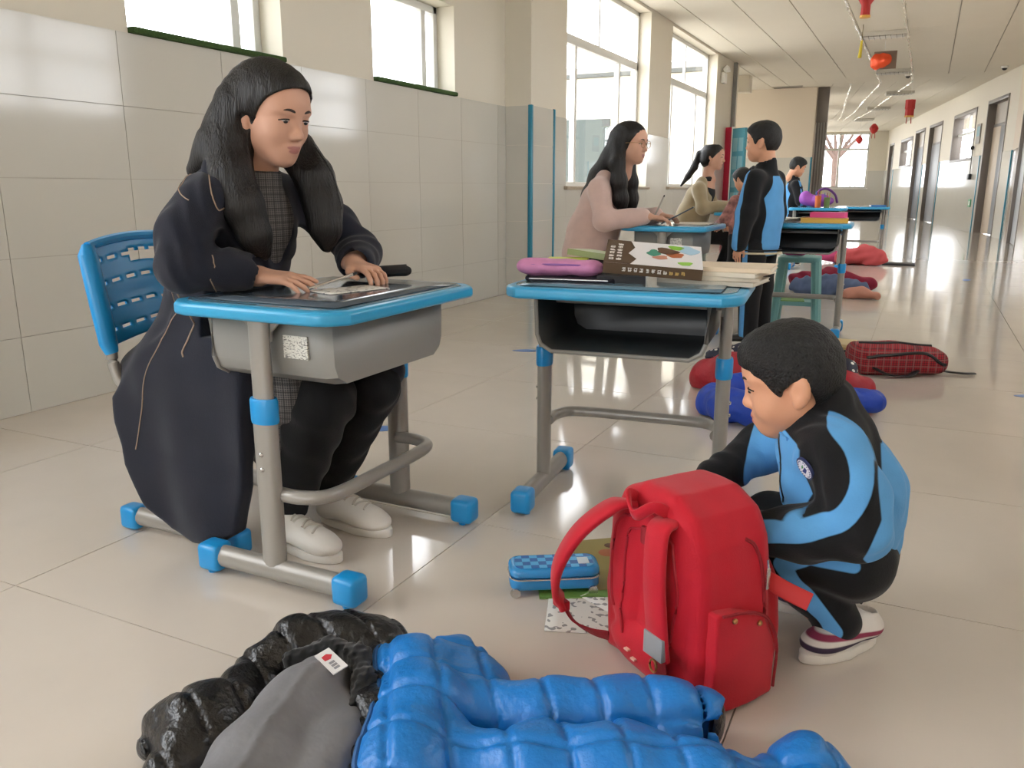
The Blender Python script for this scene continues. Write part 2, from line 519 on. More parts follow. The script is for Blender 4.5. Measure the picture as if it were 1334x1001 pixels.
# windows
def window(n, y0, y1, z0, z1, stiles, transom=None, turf=False, topmid=None):
    e = empty('window_%d' % n, (XL - 0.19, (y0 + y1) / 2, z0)); e['kind'] = 'structure'
    cy = (y0 + y1) / 2; w = (y1 - y0) / 2; H = z1 - z0
    b = B()
    for s in (-1, 1): b.box((-0.035, s * w - (0.05 if s > 0 else 0), 0), (0.035, s * w + (0.05 if s < 0 else 0), H), 0.004)
    b.box((-0.035, -w, 0), (0.035, w, 0.05), 0.004); b.box((-0.035, -w, H - 0.05), (0.035, w, H), 0.004)
    b.build('frame', m_pvc, e)
    if transom:
        b = B(); b.box((-0.035, -w, transom - z0), (0.035, w, transom - z0 + 0.09), 0.004); b.build('transom', m_pvc, e)
    for s in stiles:
        b = B(); b.box((-0.03, s - cy - 0.03, 0.05), (0.03, s - cy + 0.03, (transom or z1) - z0), 0.004); b.build('sash_stile', m_pvc, e)
    if topmid:
        b = B(); b.box((-0.02, topmid - cy - 0.02, transom - z0 + 0.09), (0.02, topmid - cy + 0.02, H), 0.004); b.build('mullion', m_pvc, e)
    ys = [-w + 0.05] + [s - cy for s in stiles] + [w - 0.05]
    for a, c in zip(ys, ys[1:]):
        b = B(); b.box((-0.003, a, 0.05), (0.003, c, (transom or z1) - z0 - 0.001)); b.build('pane', m_glass, e, smooth=False)
    if transom:
        b = B(); b.box((-0.003, -w + 0.05, transom - z0 + 0.09), (0.003, w - 0.05, H - 0.05)); b.build('pane', m_glass, e, smooth=False)
    if turf:
        b = B(); b.box((-0.06, -w + 0.005, 0), (0.215, w - 0.005, 0.028), 0.008); b.build('turf_strip', m_turf, e)
    else:
        b = B(); b.box((-0.06, -w - 0.05, -0.03), (0.23, w + 0.05, 0.006), 0.006); b.build('sill', M('stone sill', 'a89b88', rough=0.35, var=0.1, vscale=30), e)
n = 0
for a, c in WIN:
    n += 1; window(n, a, c, DADO, 2.20, [c - 0.18], turf=True)
window(3, -5.6, -2.9, 0.92, 3.0, [-5.0, -3.6], 2.33, topmid=-4.25)
window(4, -2.0, 0.7, 0.92, 3.0, [-1.4, 0.1], 2.33, topmid=-0.65)
window(8, 7.78, 10.45, 0.92, 3.0, [8.40, 9.77], 2.33, topmid=9.1)
window(9, 11.42, 14.10, 0.92, 3.0, [12.04, 13.42], 2.33, topmid=12.75)

# ceiling: long panels with open joints
b = B(); b.box((XL - 0.25, -7.4, ZC + 0.012), (1.5, 15.6, ZC + 0.12)); b.box((-7.2, 15.6, ZC + 0.012), (1.5, 35.9, ZC + 0.12)); ceil = b.build('ceiling', m_cgap, smooth=False); ceil['kind'] = 'structure'
xs = [XL, -2.86, -2.26, -1.66, -1.06, -0.46, 0.14, 0.74, 1.34]
for a, c in zip(xs, xs[1:]):
    y = -5.0
    while y < 19.2:
        e = min(y + 3.025, 19.2)
        b = B(); b.box((a + 0.006, y + 0.001, ZC), (c - 0.006, e - 0.001, ZC + 0.012)); b.build('ceiling_panel', m_ceil, ceil, smooth=False)
        y = e
def along(t, x, z):  # seg-2 frame: t along, x from right wall leftwards
    p = rp(t); return (p[0] - 0.988 * x, p[1] - 0.157 * x, z)
for i in range(6):
    for t0, t1 in ((0.95, 7.0), (7.0, 13.0), (13.0, 18.6)):
        a, c = i * 0.6 + 0.006, i * 0.6 + 0.594
        lo = [along(t0, a, ZC + .002), along(t0, c, ZC + .002), along(t1 - 0.002, c, ZC + .002), along(t1 - 0.002, a, ZC + .002)]
        v = lo + [(p[0], p[1], ZC + 0.012) for p in lo]
        mesh('ceiling_panel', v, [(0, 3, 2, 1)[::-1], (4, 5, 6, 7), (0, 1, 5, 4), (1, 2, 6, 5), (2, 3, 7, 6), (3, 0, 4, 7)], m_ceil, ceil)
b = B(); b.box((-8, 15.8, ZC), (XL - 0.01, 19.6, ZC + 0.012)); b.build('ceiling_panel', m_ceil, ceil, smooth=False)

# lobby on the left after the last tall window, and the cream wall beyond it
b = B(); b.box((-8, 15.55, 0), (XL - 0.25, 15.8, ZC)); b.box((-7.2, 15.8, 0), (-7.0, 19.6, 0.6)); b.box((-7.2, 15.8, 2.6), (-7.0, 19.6, ZC))
wlb = b.build('wall_lobby', m_paint, smooth=False); wlb['kind'] = 'structure'
b = B(); b.box((-7.0, 15.50, 0.5), (-5.55, 15.549, 2.2)); b.build('lobby_glazing', M('grey green glazing', '3d4642', rough=.5), wlb, smooth=False)  # opaque panel standing in for the grey green glass of the lobby window
b = B(); b.box((-7.2, 15.42, 2.95), (XL - 0.25, 15.549, 3.02)); b.build('string_course', M('grey stone', '4a4d4a', rough=.7), wlb, smooth=False)
b = B(); b.box((-7.2, 19.6, 0), (-2.33, 19.85, ZC)); wf = b.build('wall_facing', M('warm wall paint', 'ddd0bd', rough=0.65), smooth=False); wf['kind'] = 'structure'
for i in range(4):
    for k in range(5):
        x1 = -2.33 - i * TW
        b = B(); b.box((x1 - TW + 0.0015, 19.592, k * TH + 0.0015), (x1 - 0.0015, 19.6, (k + 1) * TH - 0.0015)); b.build('wall_tile', m_tile, wf, smooth=False)
b = B(); b.box((-2.36, 19.57, 0), (-2.325, 19.605, DADO), 0.005); b.build('corner_guard', m_teal, wf)
b = B(); b.box((-4.6, 17.0, 2.72), (XL - 0.05, 17.3, ZC), 0.004); b.build('trim_1', m_paint)['kind'] = 'structure'
# folded steel gate standing at that corner
g = empty('folding_gate', (-2.24, 19.72, 0), 0, 'folded grey steel gate standing against the end of the cream wall', 'gate')
for i in range(4):
    b = B(); b.box((-0.06 + i * 0.055, -0.02, 0.02), (-0.035 + i * 0.055, 0.02, 2.3), 0.004); b.build('bar', m_dframe, g)
b = B(); b.box((-0.08, 0.03, 0), (0.15, 0.05, 2.3)); b.build('panel', M('pale steel panel', 'a7a39b', rough=0.4, metal=0.3), g)
b = B(); b.box((-0.08, -0.02, 2.3), (0.15, 0.06, ZC), 0.003); b.build('header', m_dframe, g)

# right wall: straight stretch, then bent with the corridor
RWIN = [(1.6, 3.4), (4.4, 6.6), (8.6, 10.8)]
ROP = [(14.85, 16.35, 0, 2.15)] + [(a, c, 1.58, 2.62) for a, c in RWIN]
b = B()
for a, c, d, e in wall_cells(-7.4, 17.7, 0, ZC + 0.1, ROP): b.box((1.3, a, d), (1.5, c, e))
wr = b.build('wall_right', M('cream paint tinted for warm bounce', 'd9c9b4', rough=0.6), smooth=False); wr['kind'] = 'structure'  # paint tinted warm so this wall bounces warm light
b = B()
for a, c, d, e in wall_cells(-7.4, 17.7, 0, DADO, ROP): b.box((1.292, a, d), (1.2995, c, e))
b.build('tiled_dado', M('glazed tile tinted for warm bounce', 'cdbfae', rough=0.12), wr, smooth=False)  # tile colour carries the same warm tint for the bounced light
b = B(); b.box((1.27, 17.5, 0), (1.295, 17.56, DADO), 0.005); b.build('corner_guard', m_teal, wr)
SOP = [(0.65, 2.25, 0, 2.62), (3.2, 5.6, 1.5, 2.6), (7.0, 8.9, 0, 2.6), (9.6, 11.3, 0, 2.6), (11.75, 14.3, 1.58, 2.5), (16.0, 17.2, 0, 2.5)]
TB = Matrix.Translation((RW[0], RW[1], 0)) @ Matrix.Rotation(math.atan2(-D2[0], D2[1]), 4, 'Z')   # local: y along the wall, x away from the corridor
b = B()
for a, c, d, e in wall_cells(0, 18.6, 0, ZC + 0.1, SOP): b.box((0, a, d), (0.2, c, e), T=TB)
wb = b.build('wall_bend', m_paint, smooth=False); wb['kind'] = 'structure'
b = B()
for a, c, d, e in wall_cells(0.0, 18.3, 0, DADO, SOP): b.box((-0.008, a, d), (-0.0005, c, e), T=TB)
b.build('tiled_dado', m_tile, wb, smooth=False)
for t in (2.42, 6.85, 9.45, 15.6):
    b = B(); b.box((-0.022, t - 0.03, 0), (-0.007, t + 0.03, DADO), 0.004, T=TB); b.build('corner_guard', m_teal, wb)
def door(n, T0, y0, y1, ztop, zleaf, leaf_mat, recess=0.12, open_light=True, leaf=None):
    e = empty('door_%d' % n); e.matrix_world = T0 @ Matrix.Translation((0, (y0 + y1) / 2, 0)); e['kind'] = 'structure'
    w = (y1 - y0) / 2
    b = B()
    for s in (-1, 1): b.box((-0.015, s * w - (0.07 if s > 0 else 0), 0), (recess + 0.06, s * w + (0.07 if s < 0 else 0), ztop), 0.004)
    b.box((-0.015, -w, ztop - 0.07), (recess + 0.06, w, ztop), 0.004); b.box((recess - 0.02, -w, zleaf), (recess + 0.04, w, zleaf + 0.06), 0.004)
    b.build('door_frame', m_dframe, e)
    l0, l1 = leaf or (-w + 0.075, w - 0.075)
    b = B(); b.box((recess - 0.02, l0, 0.01), (recess + 0.02, l1, zleaf), 0.004); lf = b.build('door_leaf', leaf_mat, e)
    if leaf:
        b = B(); b.box((recess - 0.02, l1, 0.01), (recess + 0.02, w - 0.075, zleaf), 0.004); b.build('side_panel', M('beige panel', 'c9b9a4', rough=0.5), e)
    b = B(); b.box((recess - 0.03, l0 + 0.05, 0.93), (recess - 0.02, l0 + 0.10, 1.17)); b.tube([(recess - 0.05, l0 + 0.075, 1.06), (recess - 0.05, l0 + 0.18, 1.06)], 0.01, 8); b.tube([(recess - 0.05, l0 + 0.075, 1.06), (recess - 0.02, l0 + 0.075, 1.06)], 0.009, 8)
    b.build('handle', m_steel, lf)
    if ztop - zleaf > 0.2:
        b = B(); b.box((recess - 0.004, -w + 0.07, zleaf + 0.06), (recess + 0.004, w - 0.07, ztop - 0.07)); b.build('transom_panel', M('painted transom', 'b5aca0', rough=0.4), e, smooth=False)
    return e
door(1, Matrix.Translation((1.3, 0, 0)), 14.85, 16.35, 2.15, 2.08, M('pale grey door', 'a9abad', rough=0.4), 0.06)
door(2, TB, 0.65, 2.25, 2.62, 2.1, m_door, 0.14, leaf=(-0.73, 0.12))
door(3, TB, 7.0, 8.9, 2.6, 2.06, m_door, 0.10)
door(4, TB, 9.6, 11.3, 2.6, 2.06, M('dark grey door', '6c7076', rough=0.45), 0.10)
door(5, TB, 16.0, 17.2, 2.5, 2.06, m_door, 0.10)
def rwin(n, y0, y1, z0, z1, T0=TB):
    e = empty('window_%d' % n); e.matrix_world = T0 @ Matrix.Translation((0, (y0 + y1) / 2, z0)); e['kind'] = 'structure'
    w = (y1 - y0) / 2; H = z1 - z0
    b = B()
    for s in (-1, 1): b.box((-0.012, s * w - (0.08 if s > 0 else 0), 0), (0.2, s * w + (0.08 if s < 0 else 0), H), 0.004)
    b.box((-0.012, -w, 0), (0.2, w, 0.06), 0.004); b.box((-0.012, -w, H - 0.08), (0.2, w, H), 0.004)
    b.build('frame', m_dframe, e)
    b = B(); b.box((0.10, -0.03, 0.06), (0.15, 0.03, H - 0.08)); b.build('mullion', m_pvc, e, smooth=False)
    b = B(); b.box((0.10, -w + 0.08, H * 0.55), (0.15, w - 0.08, H * 0.55 + 0.05)); b.build('rail', m_pvc, e, smooth=False)
    for s in (-1, 1):
        b = B(); b.box((0.12, min(0, s * (w - 0.08)), 0.06), (0.126, max(0, s * (w - 0.08)), H - 0.08)); b.build('pane', m_glass, e, smooth=False)
    
for i, (a, c) in enumerate(RWIN): rwin(13 + i, a, c, 1.58, 2.62, Matrix.Translation((1.3, 0, 0)))
rwin(10, 3.2, 5.6, 1.5, 2.6)
rwin(11, 11.75, 14.3, 1.58, 2.5)

# end wall with its window, and the wall behind the photographer
TE = Matrix.Translation((rp(18.0)[0], rp(18.0)[1], 0)) @ Matrix.Rotation(math.atan2(-D2[0], D2[1]), 4, 'Z')  # local: -x leftwards
b = B()
for a, c, d, e in wall_cells(-6, 0.3, 0, ZC + 0.1, [(-2.75, -0.62, 0.92, 2.98)]): b.box((a, 0, d), (c, 0.2, e), T=TE)
we = b.build('wall_end', m_paint, smooth=False); we['kind'] = 'structure'
b = B()
for a, c, d, e in wall_cells(-6, 0.3, 0, DADO, [(-2.75, -0.62, 0.92, 2.98)]): b.box((a, -0.008, d), (c, -0.0005, e), T=TE)
b.build('tiled_dado', m_tile, we, smooth=False)
e = empty('window_12'); e.matrix_world = TE @ Matrix.Translation((-1.685, 0.1, 0.92)); e['kind'] = 'structure'
w = 1.065
b = B()
for s in (-1, 1): b.box((s * w - (0.06 if s > 0 else 0), -0.03, 0), (s * w + (0.06 if s < 0 else 0), 0.03, 2.06))
b.box((-w, -0.03, 0), (w, 0.03, 0.06)); b.box((-w, -0.03, 2.0), (w, 0.03, 2.06)); b.build('frame', m_pvc, e, smooth=False)
b = B(); b.box((-w, -0.03, 1.42), (w, 0.03, 1.50)); b.build('transom', m_pvc, e, smooth=False)
b = B(); b.box((-0.04, -0.03, 0.06), (0.03, 0.03, 2.0)); b.build('mullion', m_pvc, e, smooth=False)
for s in (-1, 1):
    for z0, z1 in ((0.06, 1.42), (1.5, 2.0)):
        b = B(); b.box((min(0.03 * s, s * (w - 0.06)), -0.003, z0), (max(0.03 * s, s * (w - 0.06)), 0.003, z1)); b.build('pane', m_glass, e, smooth=False)
b = B(); b.box((-w - 0.05, -0.16, -0.04), (w + 0.05, -0.03, 0.0), 0.004); b.build('sill', m_white, e)

b = B()
for a, c, d, e_ in wall_cells(XL - 0.25, 1.5, 0, ZC + 0.1, [(-2.4, 0.6, 0.9, 2.9)]): b.box((a, -7.4, d), (c, -7.2, e_))
b.build('wall_rear', m_paint, smooth=False)['kind'] = 'structure'
# left wall of the far stretch
TL = Matrix.Translation((-2.42, 19.8, 0)) @ Matrix.Rotation(math.atan2(-D2[0], D2[1]), 4, 'Z')
b = B()
for a, c, d, e_ in wall_cells(0, 16.4, 0, ZC, [(1.5, 4.2, 0.92, 2.95), (5.4, 8.1, 0.92, 2.95), (9.3, 12.0, 0.92, 2.95)]): b.box((-0.2, a, d), (0, c, e_), T=TL)
b.build('wall_far', m_paint, smooth=False)['kind'] = 'structure'

# outside: pale yard and the neighbouring block seen through the tall windows
b = B(); b.box((-60, -60, -0.7), (60, 90, -0.5)); b.build('ground', M('pale paving', 'b5afa5', rough=0.9, var=0.08, vscale=0.4), smooth=False)['kind'] = 'structure'
# ------------------------------------------------------------------ desks and chair
m_blue = M('blue plastic', '1f93d6', rough=0.32, spec=0.5)
m_edge = M('blue desk edge', '36a0cf', rough=0.28)
m_top = M('blue grey desk top', '4f7f97', rough=0.16, var=0.05, vscale=8)
m_tube = M('grey steel tube', '98948d', rough=0.32, metal=0.15, spec=0.5)
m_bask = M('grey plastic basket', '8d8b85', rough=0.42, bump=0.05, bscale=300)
m_baskd = M('shade darkened basket plastic', '2c2e2f', rough=0.4)  # basket grey darkened: shade inside the open baskets put into the colour
m_lab = bpy.data.materials.new('printed label'); m_lab.use_nodes = True
def print_mat(m, paper, ink, sx, sz, cover=0.5):
    nt = m.node_tree; N = nt.nodes; L = nt.links; b = N['Principled BSDF']; b.inputs['Roughness'].default_value = 0.5
    tc = N.new('ShaderNodeTexCoord'); mp = N.new('ShaderNodeMapping'); mp.inputs['Scale'].default_value = (sx, sx, sz)
    L.new(tc.outputs['Object'], mp.inputs[0])
    n = N.new('ShaderNodeTexNoise'); n.inputs['Scale'].default_value = 1; n.inputs['Detail'].default_value = 1; L.new(mp.outputs[0], n.inputs['Vector'])
    r = N.new('ShaderNodeValToRGB'); r.color_ramp.interpolation = 'CONSTANT'
    r.color_ramp.elements[0].color = lin(paper); r.color_ramp.elements[1].color = lin(ink); r.color_ramp.elements[1].position = cover
    L.new(n.outputs['Fac'], r.inputs[0]); L.new(r.outputs[0], b.inputs['Base Color'])
    return m
print_mat(m_lab, 'd8d6cc', '77756f', 170, 620, 0.58)

def stadium(w, d, c, n=5):
    """rectangle w x d with rounded corners c"""
    P = []
    for sx, sy, a0 in ((1, 1, 0), (-1, 1, 90), (-1, -1, 180), (1, -1, 270)):
        for i in range(n + 1):
            a = math.radians(a0 + 90 * i / n)
            P.append((sx * (w / 2 - c) + c * math.cos(a), sy * (d / 2 - c) + c * math.sin(a)))
    return P

def desk(loc, rz, label, h=0.66, w=0.61, d=0.47, basket=None, group='blue topped school desks', mat=False, sticker=True):
    """the pupil sits on local -y, where the basket is open; x is the long side"""
    e = empty('school_desk', loc, rz, label, 'desk', group)
    b = B(); P = [(-w / 2 + .05, -d / 2), (w / 2 - .05, -d / 2), (w / 2 - .012, -d / 2 + .035), (w / 2, -d / 2 + .07), (w / 2, d / 2 - .07), (w / 2 - .012, d / 2 - .035), (w / 2 - .05, d / 2), (-w / 2 + .05, d / 2), (-w / 2 + .012, d / 2 - .035), (-w / 2, d / 2 - .07), (-w / 2, -d / 2 + .07), (-w / 2 + .012, -d / 2 + .035)]
    b.prism(P, h - 0.032, h - 0.002, 0.009, 3); top = b.build('desktop', m_edge, e)
    b = B(); Q = [(x * 0.93, y * 0.91) for x, y in P]
    b.prism(Q, h - 0.006, h, 0.002, 1); b.build('writing_surface', m_top, top)
    # basket
    bw, bd, bh = 0.46, 0.34, 0.145
    zt = h - 0.034; bb = B()
    prof = [(-bw / 2, zt), (-bw / 2 + .004, zt - bh + .045), (-bw / 2 + .015, zt - bh + .018), (-bw / 2 + .045, zt - bh), (bw / 2 - .045, zt - bh), (bw / 2 - .015, zt - bh + .018), (bw / 2 - .004, zt - bh + .045), (bw / 2, zt)]
    o = bmesh.new(); f0 = [o.verts.new((x, -bd / 2, z)) for x, z in prof]
    mids = [o.verts.new((x * 0.995, bd / 2 - .03, z)) for x, z in prof]
    f1 = [o.verts.new((x * 0.97, bd / 2, zt - (zt - z) * 0.97)) for x, z in prof]
    for A, C in ((f0, mids), (mids, f1)):
        for i in range(7): o.faces.new((A[i], A[i + 1], C[i + 1], C[i]))
    o.faces.new(f1)
    bmesh.ops.recalc_face_normals(o, faces=o.faces)
    bb._merge(o)
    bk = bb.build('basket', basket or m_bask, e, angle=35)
    so = bk.modifiers.new('thick', 'SOLIDIFY'); so.thickness = 0.006; so.offset = -1
    b = B(); b.tube([(x, -bd / 2, z) for x, z in prof], 0.006, 8); b.build('basket_rim', m_bask, bk)
    if sticker:
        b = B(); b.box((bw / 2 - .004, 0.042, zt - .085), (bw / 2 + .0015, 0.108, zt - .035)); b.build('label_sticker', m_lab, bk, smooth=False)
    for s in (-1, 1):
        x = s * 0.258
        lg = B(); lg.tube([(x, 0.0, 0.05), (x, 0.0, 0.44)], 0.032, 16, sx=0.62, sy=1.0, up=(0, 1, 0)); L0 = lg.build('leg', m_tube, e)
        b = B(); b.tube([(x, 0.0, 0.40), (x, 0.0, h - 0.03)], 0.027, 16, sx=0.60, sy=1.0, up=(0, 1, 0)); b.build('upper_tube', m_tube, L0)
        b = B(); b.tube([(x, 0.0, 0.395), (x, 0.0, 0.402), (x, 0.0, 0.445), (x, 0.0, 0.452)], [0.034, 0.036, 0.036, 0.033], 16, sx=0.66, sy=1.0, up=(0, 1, 0)); b.build('collar', m_blue, L0)
        for z in (0.29, 0.325):
            b = B(); b.lathe([(0.006, 0), (0.0055, 0.003), (0.003, 0.005)], 10, T=Matrix.Translation((x + s * 0.0195, 0, z)) @ Matrix.Rotation(math.radians(90 * s), 4, 'Y'))
            b.build('bolt', m_steel, L0)
        b = B(); b.prism([(-.06, 0), (.06, 0), (.045, -.012), (.028, -.028), (.024, -.05), (-.024, -.05), (-.028, -.028), (-.045, -.012)], 0, 0.006, T=Matrix.Translation((x - s * 0.012 + (0.006 if s < 0 else -0.006) * 0, 0, h - 0.033)) @ Matrix(((0, 0, 1, 0), (1, 0, 0, 0), (0, 1, 0, 0), (0, 0, 0, 1))))
        b.build('bracket', m_tube, L0)
        ft = B(); ft.tube([(x, -0.175, 0.042), (x, 0.195, 0.042)], 0.027, 16, sx=0.85, sy=1.0); fo = ft.build('foot_bar', m_tube, e)
        for q in (-1, 1):
            b = B(); yc = 0.01 + q * 0.20
            b.box((x - 0.029, yc - 0.033, 0.006), (x + 0.029, yc + 0.033, 0.073), 0.013, 3)
            for k in (-1, 1): b.lathe([(0.009, 0), (0.011, 0.008)], 8, T=Matrix.Translation((x + k * 0.012, yc, 0)))
            b.build('end_cap', m_blue, fo)
    b = B(); pth = bez([(-0.245, 0.005, 0.225), (-0.24, 0.08, 0.225), (-0.19, 0.13, 0.225), (0, 0.135, 0.225), (0.19, 0.13, 0.225), (0.24, 0.08, 0.225), (0.245, 0.005, 0.225)], 6)
    b.tube(pth, 0.0165, 12); b.build('foot_rest', m_tube, e)
    b = B(); b.tube([(-0.25, 0.0, h - 0.06), (0.25, 0.0, h - 0.06)], 0.010, 8); b.build('cross_rail', m_tube, e)
    return e

# teacher's desk: she sits on its -X side, so local -y -> world -X (rotate -90)
desk1 = desk((-1.265, 1.59, 0), -90, 'teacher desk with resting hands, dark mat on it and a sticker on its basket', 0.66, 0.61, 0.49)
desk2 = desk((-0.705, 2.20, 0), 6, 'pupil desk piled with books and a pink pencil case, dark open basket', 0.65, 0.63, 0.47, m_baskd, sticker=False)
desk3 = desk((-1.33, 4.90, 0), -90, 'desk where the teacher in pink writes, closed grey basket end showing', 0.695, 0.61, 0.50)
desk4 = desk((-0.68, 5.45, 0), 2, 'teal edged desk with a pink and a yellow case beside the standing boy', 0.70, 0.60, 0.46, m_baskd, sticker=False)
desk6 = desk((-1.50, 8.05, 0), -90, 'desk in front of the teacher in the beige coat', 0.69, 0.61, 0.5)
desk5 = desk((-0.73, 11.75, 0), 2, 'far desk with flat papers on it, farthest down the corridor', 0.675, 0.66, 0.46, m_baskd, sticker=False)

def chair(loc, rz, label, group=None):
    """faces local +y"""
    e = empty('school_chair', loc, rz, label, 'chair', group)
    b = B()
    nu, nv = 44, 30
    W2 = 0.19; slots = {(r, c + q) for r in (4, 11, 18, 25) for c in range(3, 40, 6) for q in (0, 1, 2, 3)}
    vs = {}; verts = []; faces = []
    for j in range(nv + 1):
        for i in range(nu + 1):
            u = -1 + 2 * i / nu; v = j / nv
            zz = 0.50 + 0.25 * v + 0.02 * (1 - u * u) * (v if v > .5 else 0) + 0.025 * (1 - abs(u)) * (1 - v) * 1.0
            vs[i, j] = len(verts); verts.append((u * W2, -0.20 - 0.045 * v + -0.03 * (1 - u * u), zz))
    for j in range(nv):
        for i in range(nu):
            if 23 <= j <= 26 and 15 <= i <= 27 and not (j == 26 and i % 4 == 0): continue
            if (j, i) in slots: continue
            faces.append((vs[i, j], vs[i + 1, j], vs[i + 1, j + 1], vs[i, j + 1]))
    bk = mesh('backrest', verts, faces, m_blue, e, True)
    so = bk.modifiers.new('thick', 'SOLIDIFY'); so.thickness = 0.007; so.offset = 0
    for s in (-1, 1):
        b = B(); b.tube([(s * 0.187, -0.198, 0.485), (s * 0.19, -0.203, 0.51), (s * 0.19, -0.222, 0.62), (s * 0.19, -0.243, 0.735), (s * 0.183, -0.246, 0.76)], [0.020, 0.025, 0.026, 0.025, 0.016], 12, sx=1.0, sy=0.8); b.build('back_sleeve', m_blue, bk)
    b = B(); b.tube([(u * 0.186, -0.246 - 0.03 * (1 - u * u), 0.757 + 0.02 * (1 - u * u)) for u in np.linspace(-1, 1, 13)], 0.012, 8); b.build('top_edge', m_blue, bk)
    st = []; 
    for j in range(9):
        for i in range(11):
            u = -1 + 2 * i / 10; v = -1 + 2 * j / 8
            st.append((u * 0.19, v * 0.18, 0.40 - 0.018 * (1 - u * u) + (0.012 * abs(v) ** 3)))
    seat = mesh('seat', st, [(j * 11 + i, j * 11 + i + 1, (j + 1) * 11 + i + 1, (j + 1) * 11 + i) for j in range(8) for i in range(10)], m_blue, e, True)
    so = seat.modifiers.new('thick', 'SOLIDIFY'); so.thickness = 0.02; so.offset = -1
    for s in (-1, 1):
        b = B(); b.tube(bez([(s * 0.185, -0.200, 0.52), (s * 0.185, -0.200, 0.46), (s * 0.185, -0.175, 0.405), (s * 0.185, -0.10, 0.375), (s * 0.185, 0.15, 0.37)], 6), 0.0145, 12); b.build('back_post', m_tube, e)
        b = B(); b.tube([(s * 0.185, 0.0, 0.045), (s * 0.185, 0.0, 0.37)], 0.028, 14, sx=0.6, up=(0, 1, 0)); b.build('leg', m_tube, e)
        b = B(); b.tube([(s * 0.185, -0.17, 0.040), (s * 0.185, 0.17, 0.040)], 0.025, 14, sx=0.85); fo = b.build('foot_bar', m_tube, e)
        for q in (-1, 1):
            b = B(); b.box((s * 0.185 - 0.026, q * 0.185 - 0.03, 0.005), (s * 0.185 + 0.026, q * 0.185 + 0.03, 0.068), 0.012, 3)
            b.lathe([(0.009, 0), (0.011, 0.008)], 8, T=Matrix.Translation((s * 0.185, q * 0.185, 0))); b.build('end_cap', m_blue, fo)
    return e
chair((-1.655, 1.605, 0), -90, 'blue plastic chair with slotted backrest that the teacher in the dark coat sits on')
# ------------------------------------------------------------------ people: shared pieces
m_skin_w = zone_mat('fair skin', ['cb9d85', 'a8706a'], rough=0.5, sheen=0.05, bump=0.03, bscale=400, var=0.03, spec=0.35)
m_skin_k = zone_mat('child skin', ['d79f7e', 'b96a62'], rough=0.5, sheen=0.05, bump=0.03, bscale=400, var=0.03, spec=0.35)
m_eyew = M('eye white', 'cfc8c2', rough=0.2)
m_iris = M('dark iris', '17100c', rough=0.1)
m_brow = M('dark brow', '2a211d', rough=0.8)
m_hair = M('black hair', '0e0b0a', rough=0.48, spec=0.4, var=0.25, vscale=12, bump=0.55, bscale=60, stretch=(4, 4, 0.35))
m_hairk = M('short black hair', '0a0908', rough=0.6, var=0.25, vscale=60, bump=0.6, bscale=220)

class Fr:
    """head, hand or shoe frame: origin, rotation (columns are its axes), scale"""
    def __init__(s, o, R, k=1.0): s.o = np.array(o, float); s.R = np.array(R, float); s.k = k
    def p(s, c): return tuple(s.o + s.k * (s.R @ np.array(c, float)))
    def inv(s, X, Y, Z):
        x, y, z = X - s.o[0], Y - s.o[1], Z - s.o[2]; R = s.R
        return ((R[0, 0] * x + R[1, 0] * y + R[2, 0] * z) / s.k, (R[0, 1] * x + R[1, 1] * y + R[2, 1] * z) / s.k, (R[0, 2] * x + R[1, 2] * y + R[2, 2] * z) / s.k)

def hell(f, H, c, r, k=0.01, op='add', R=None):
    RR = H.R if R is None else H.R @ np.array(R)
    f.ell(H.p(c), tuple(q * H.k for q in r), RR, k * H.k, op)
def hcone(f, H, a, b, ra, rb, k=0.01, op='add'):
    f.cone(H.p(a), H.p(b), ra * H.k, rb * H.k, k * H.k, op)

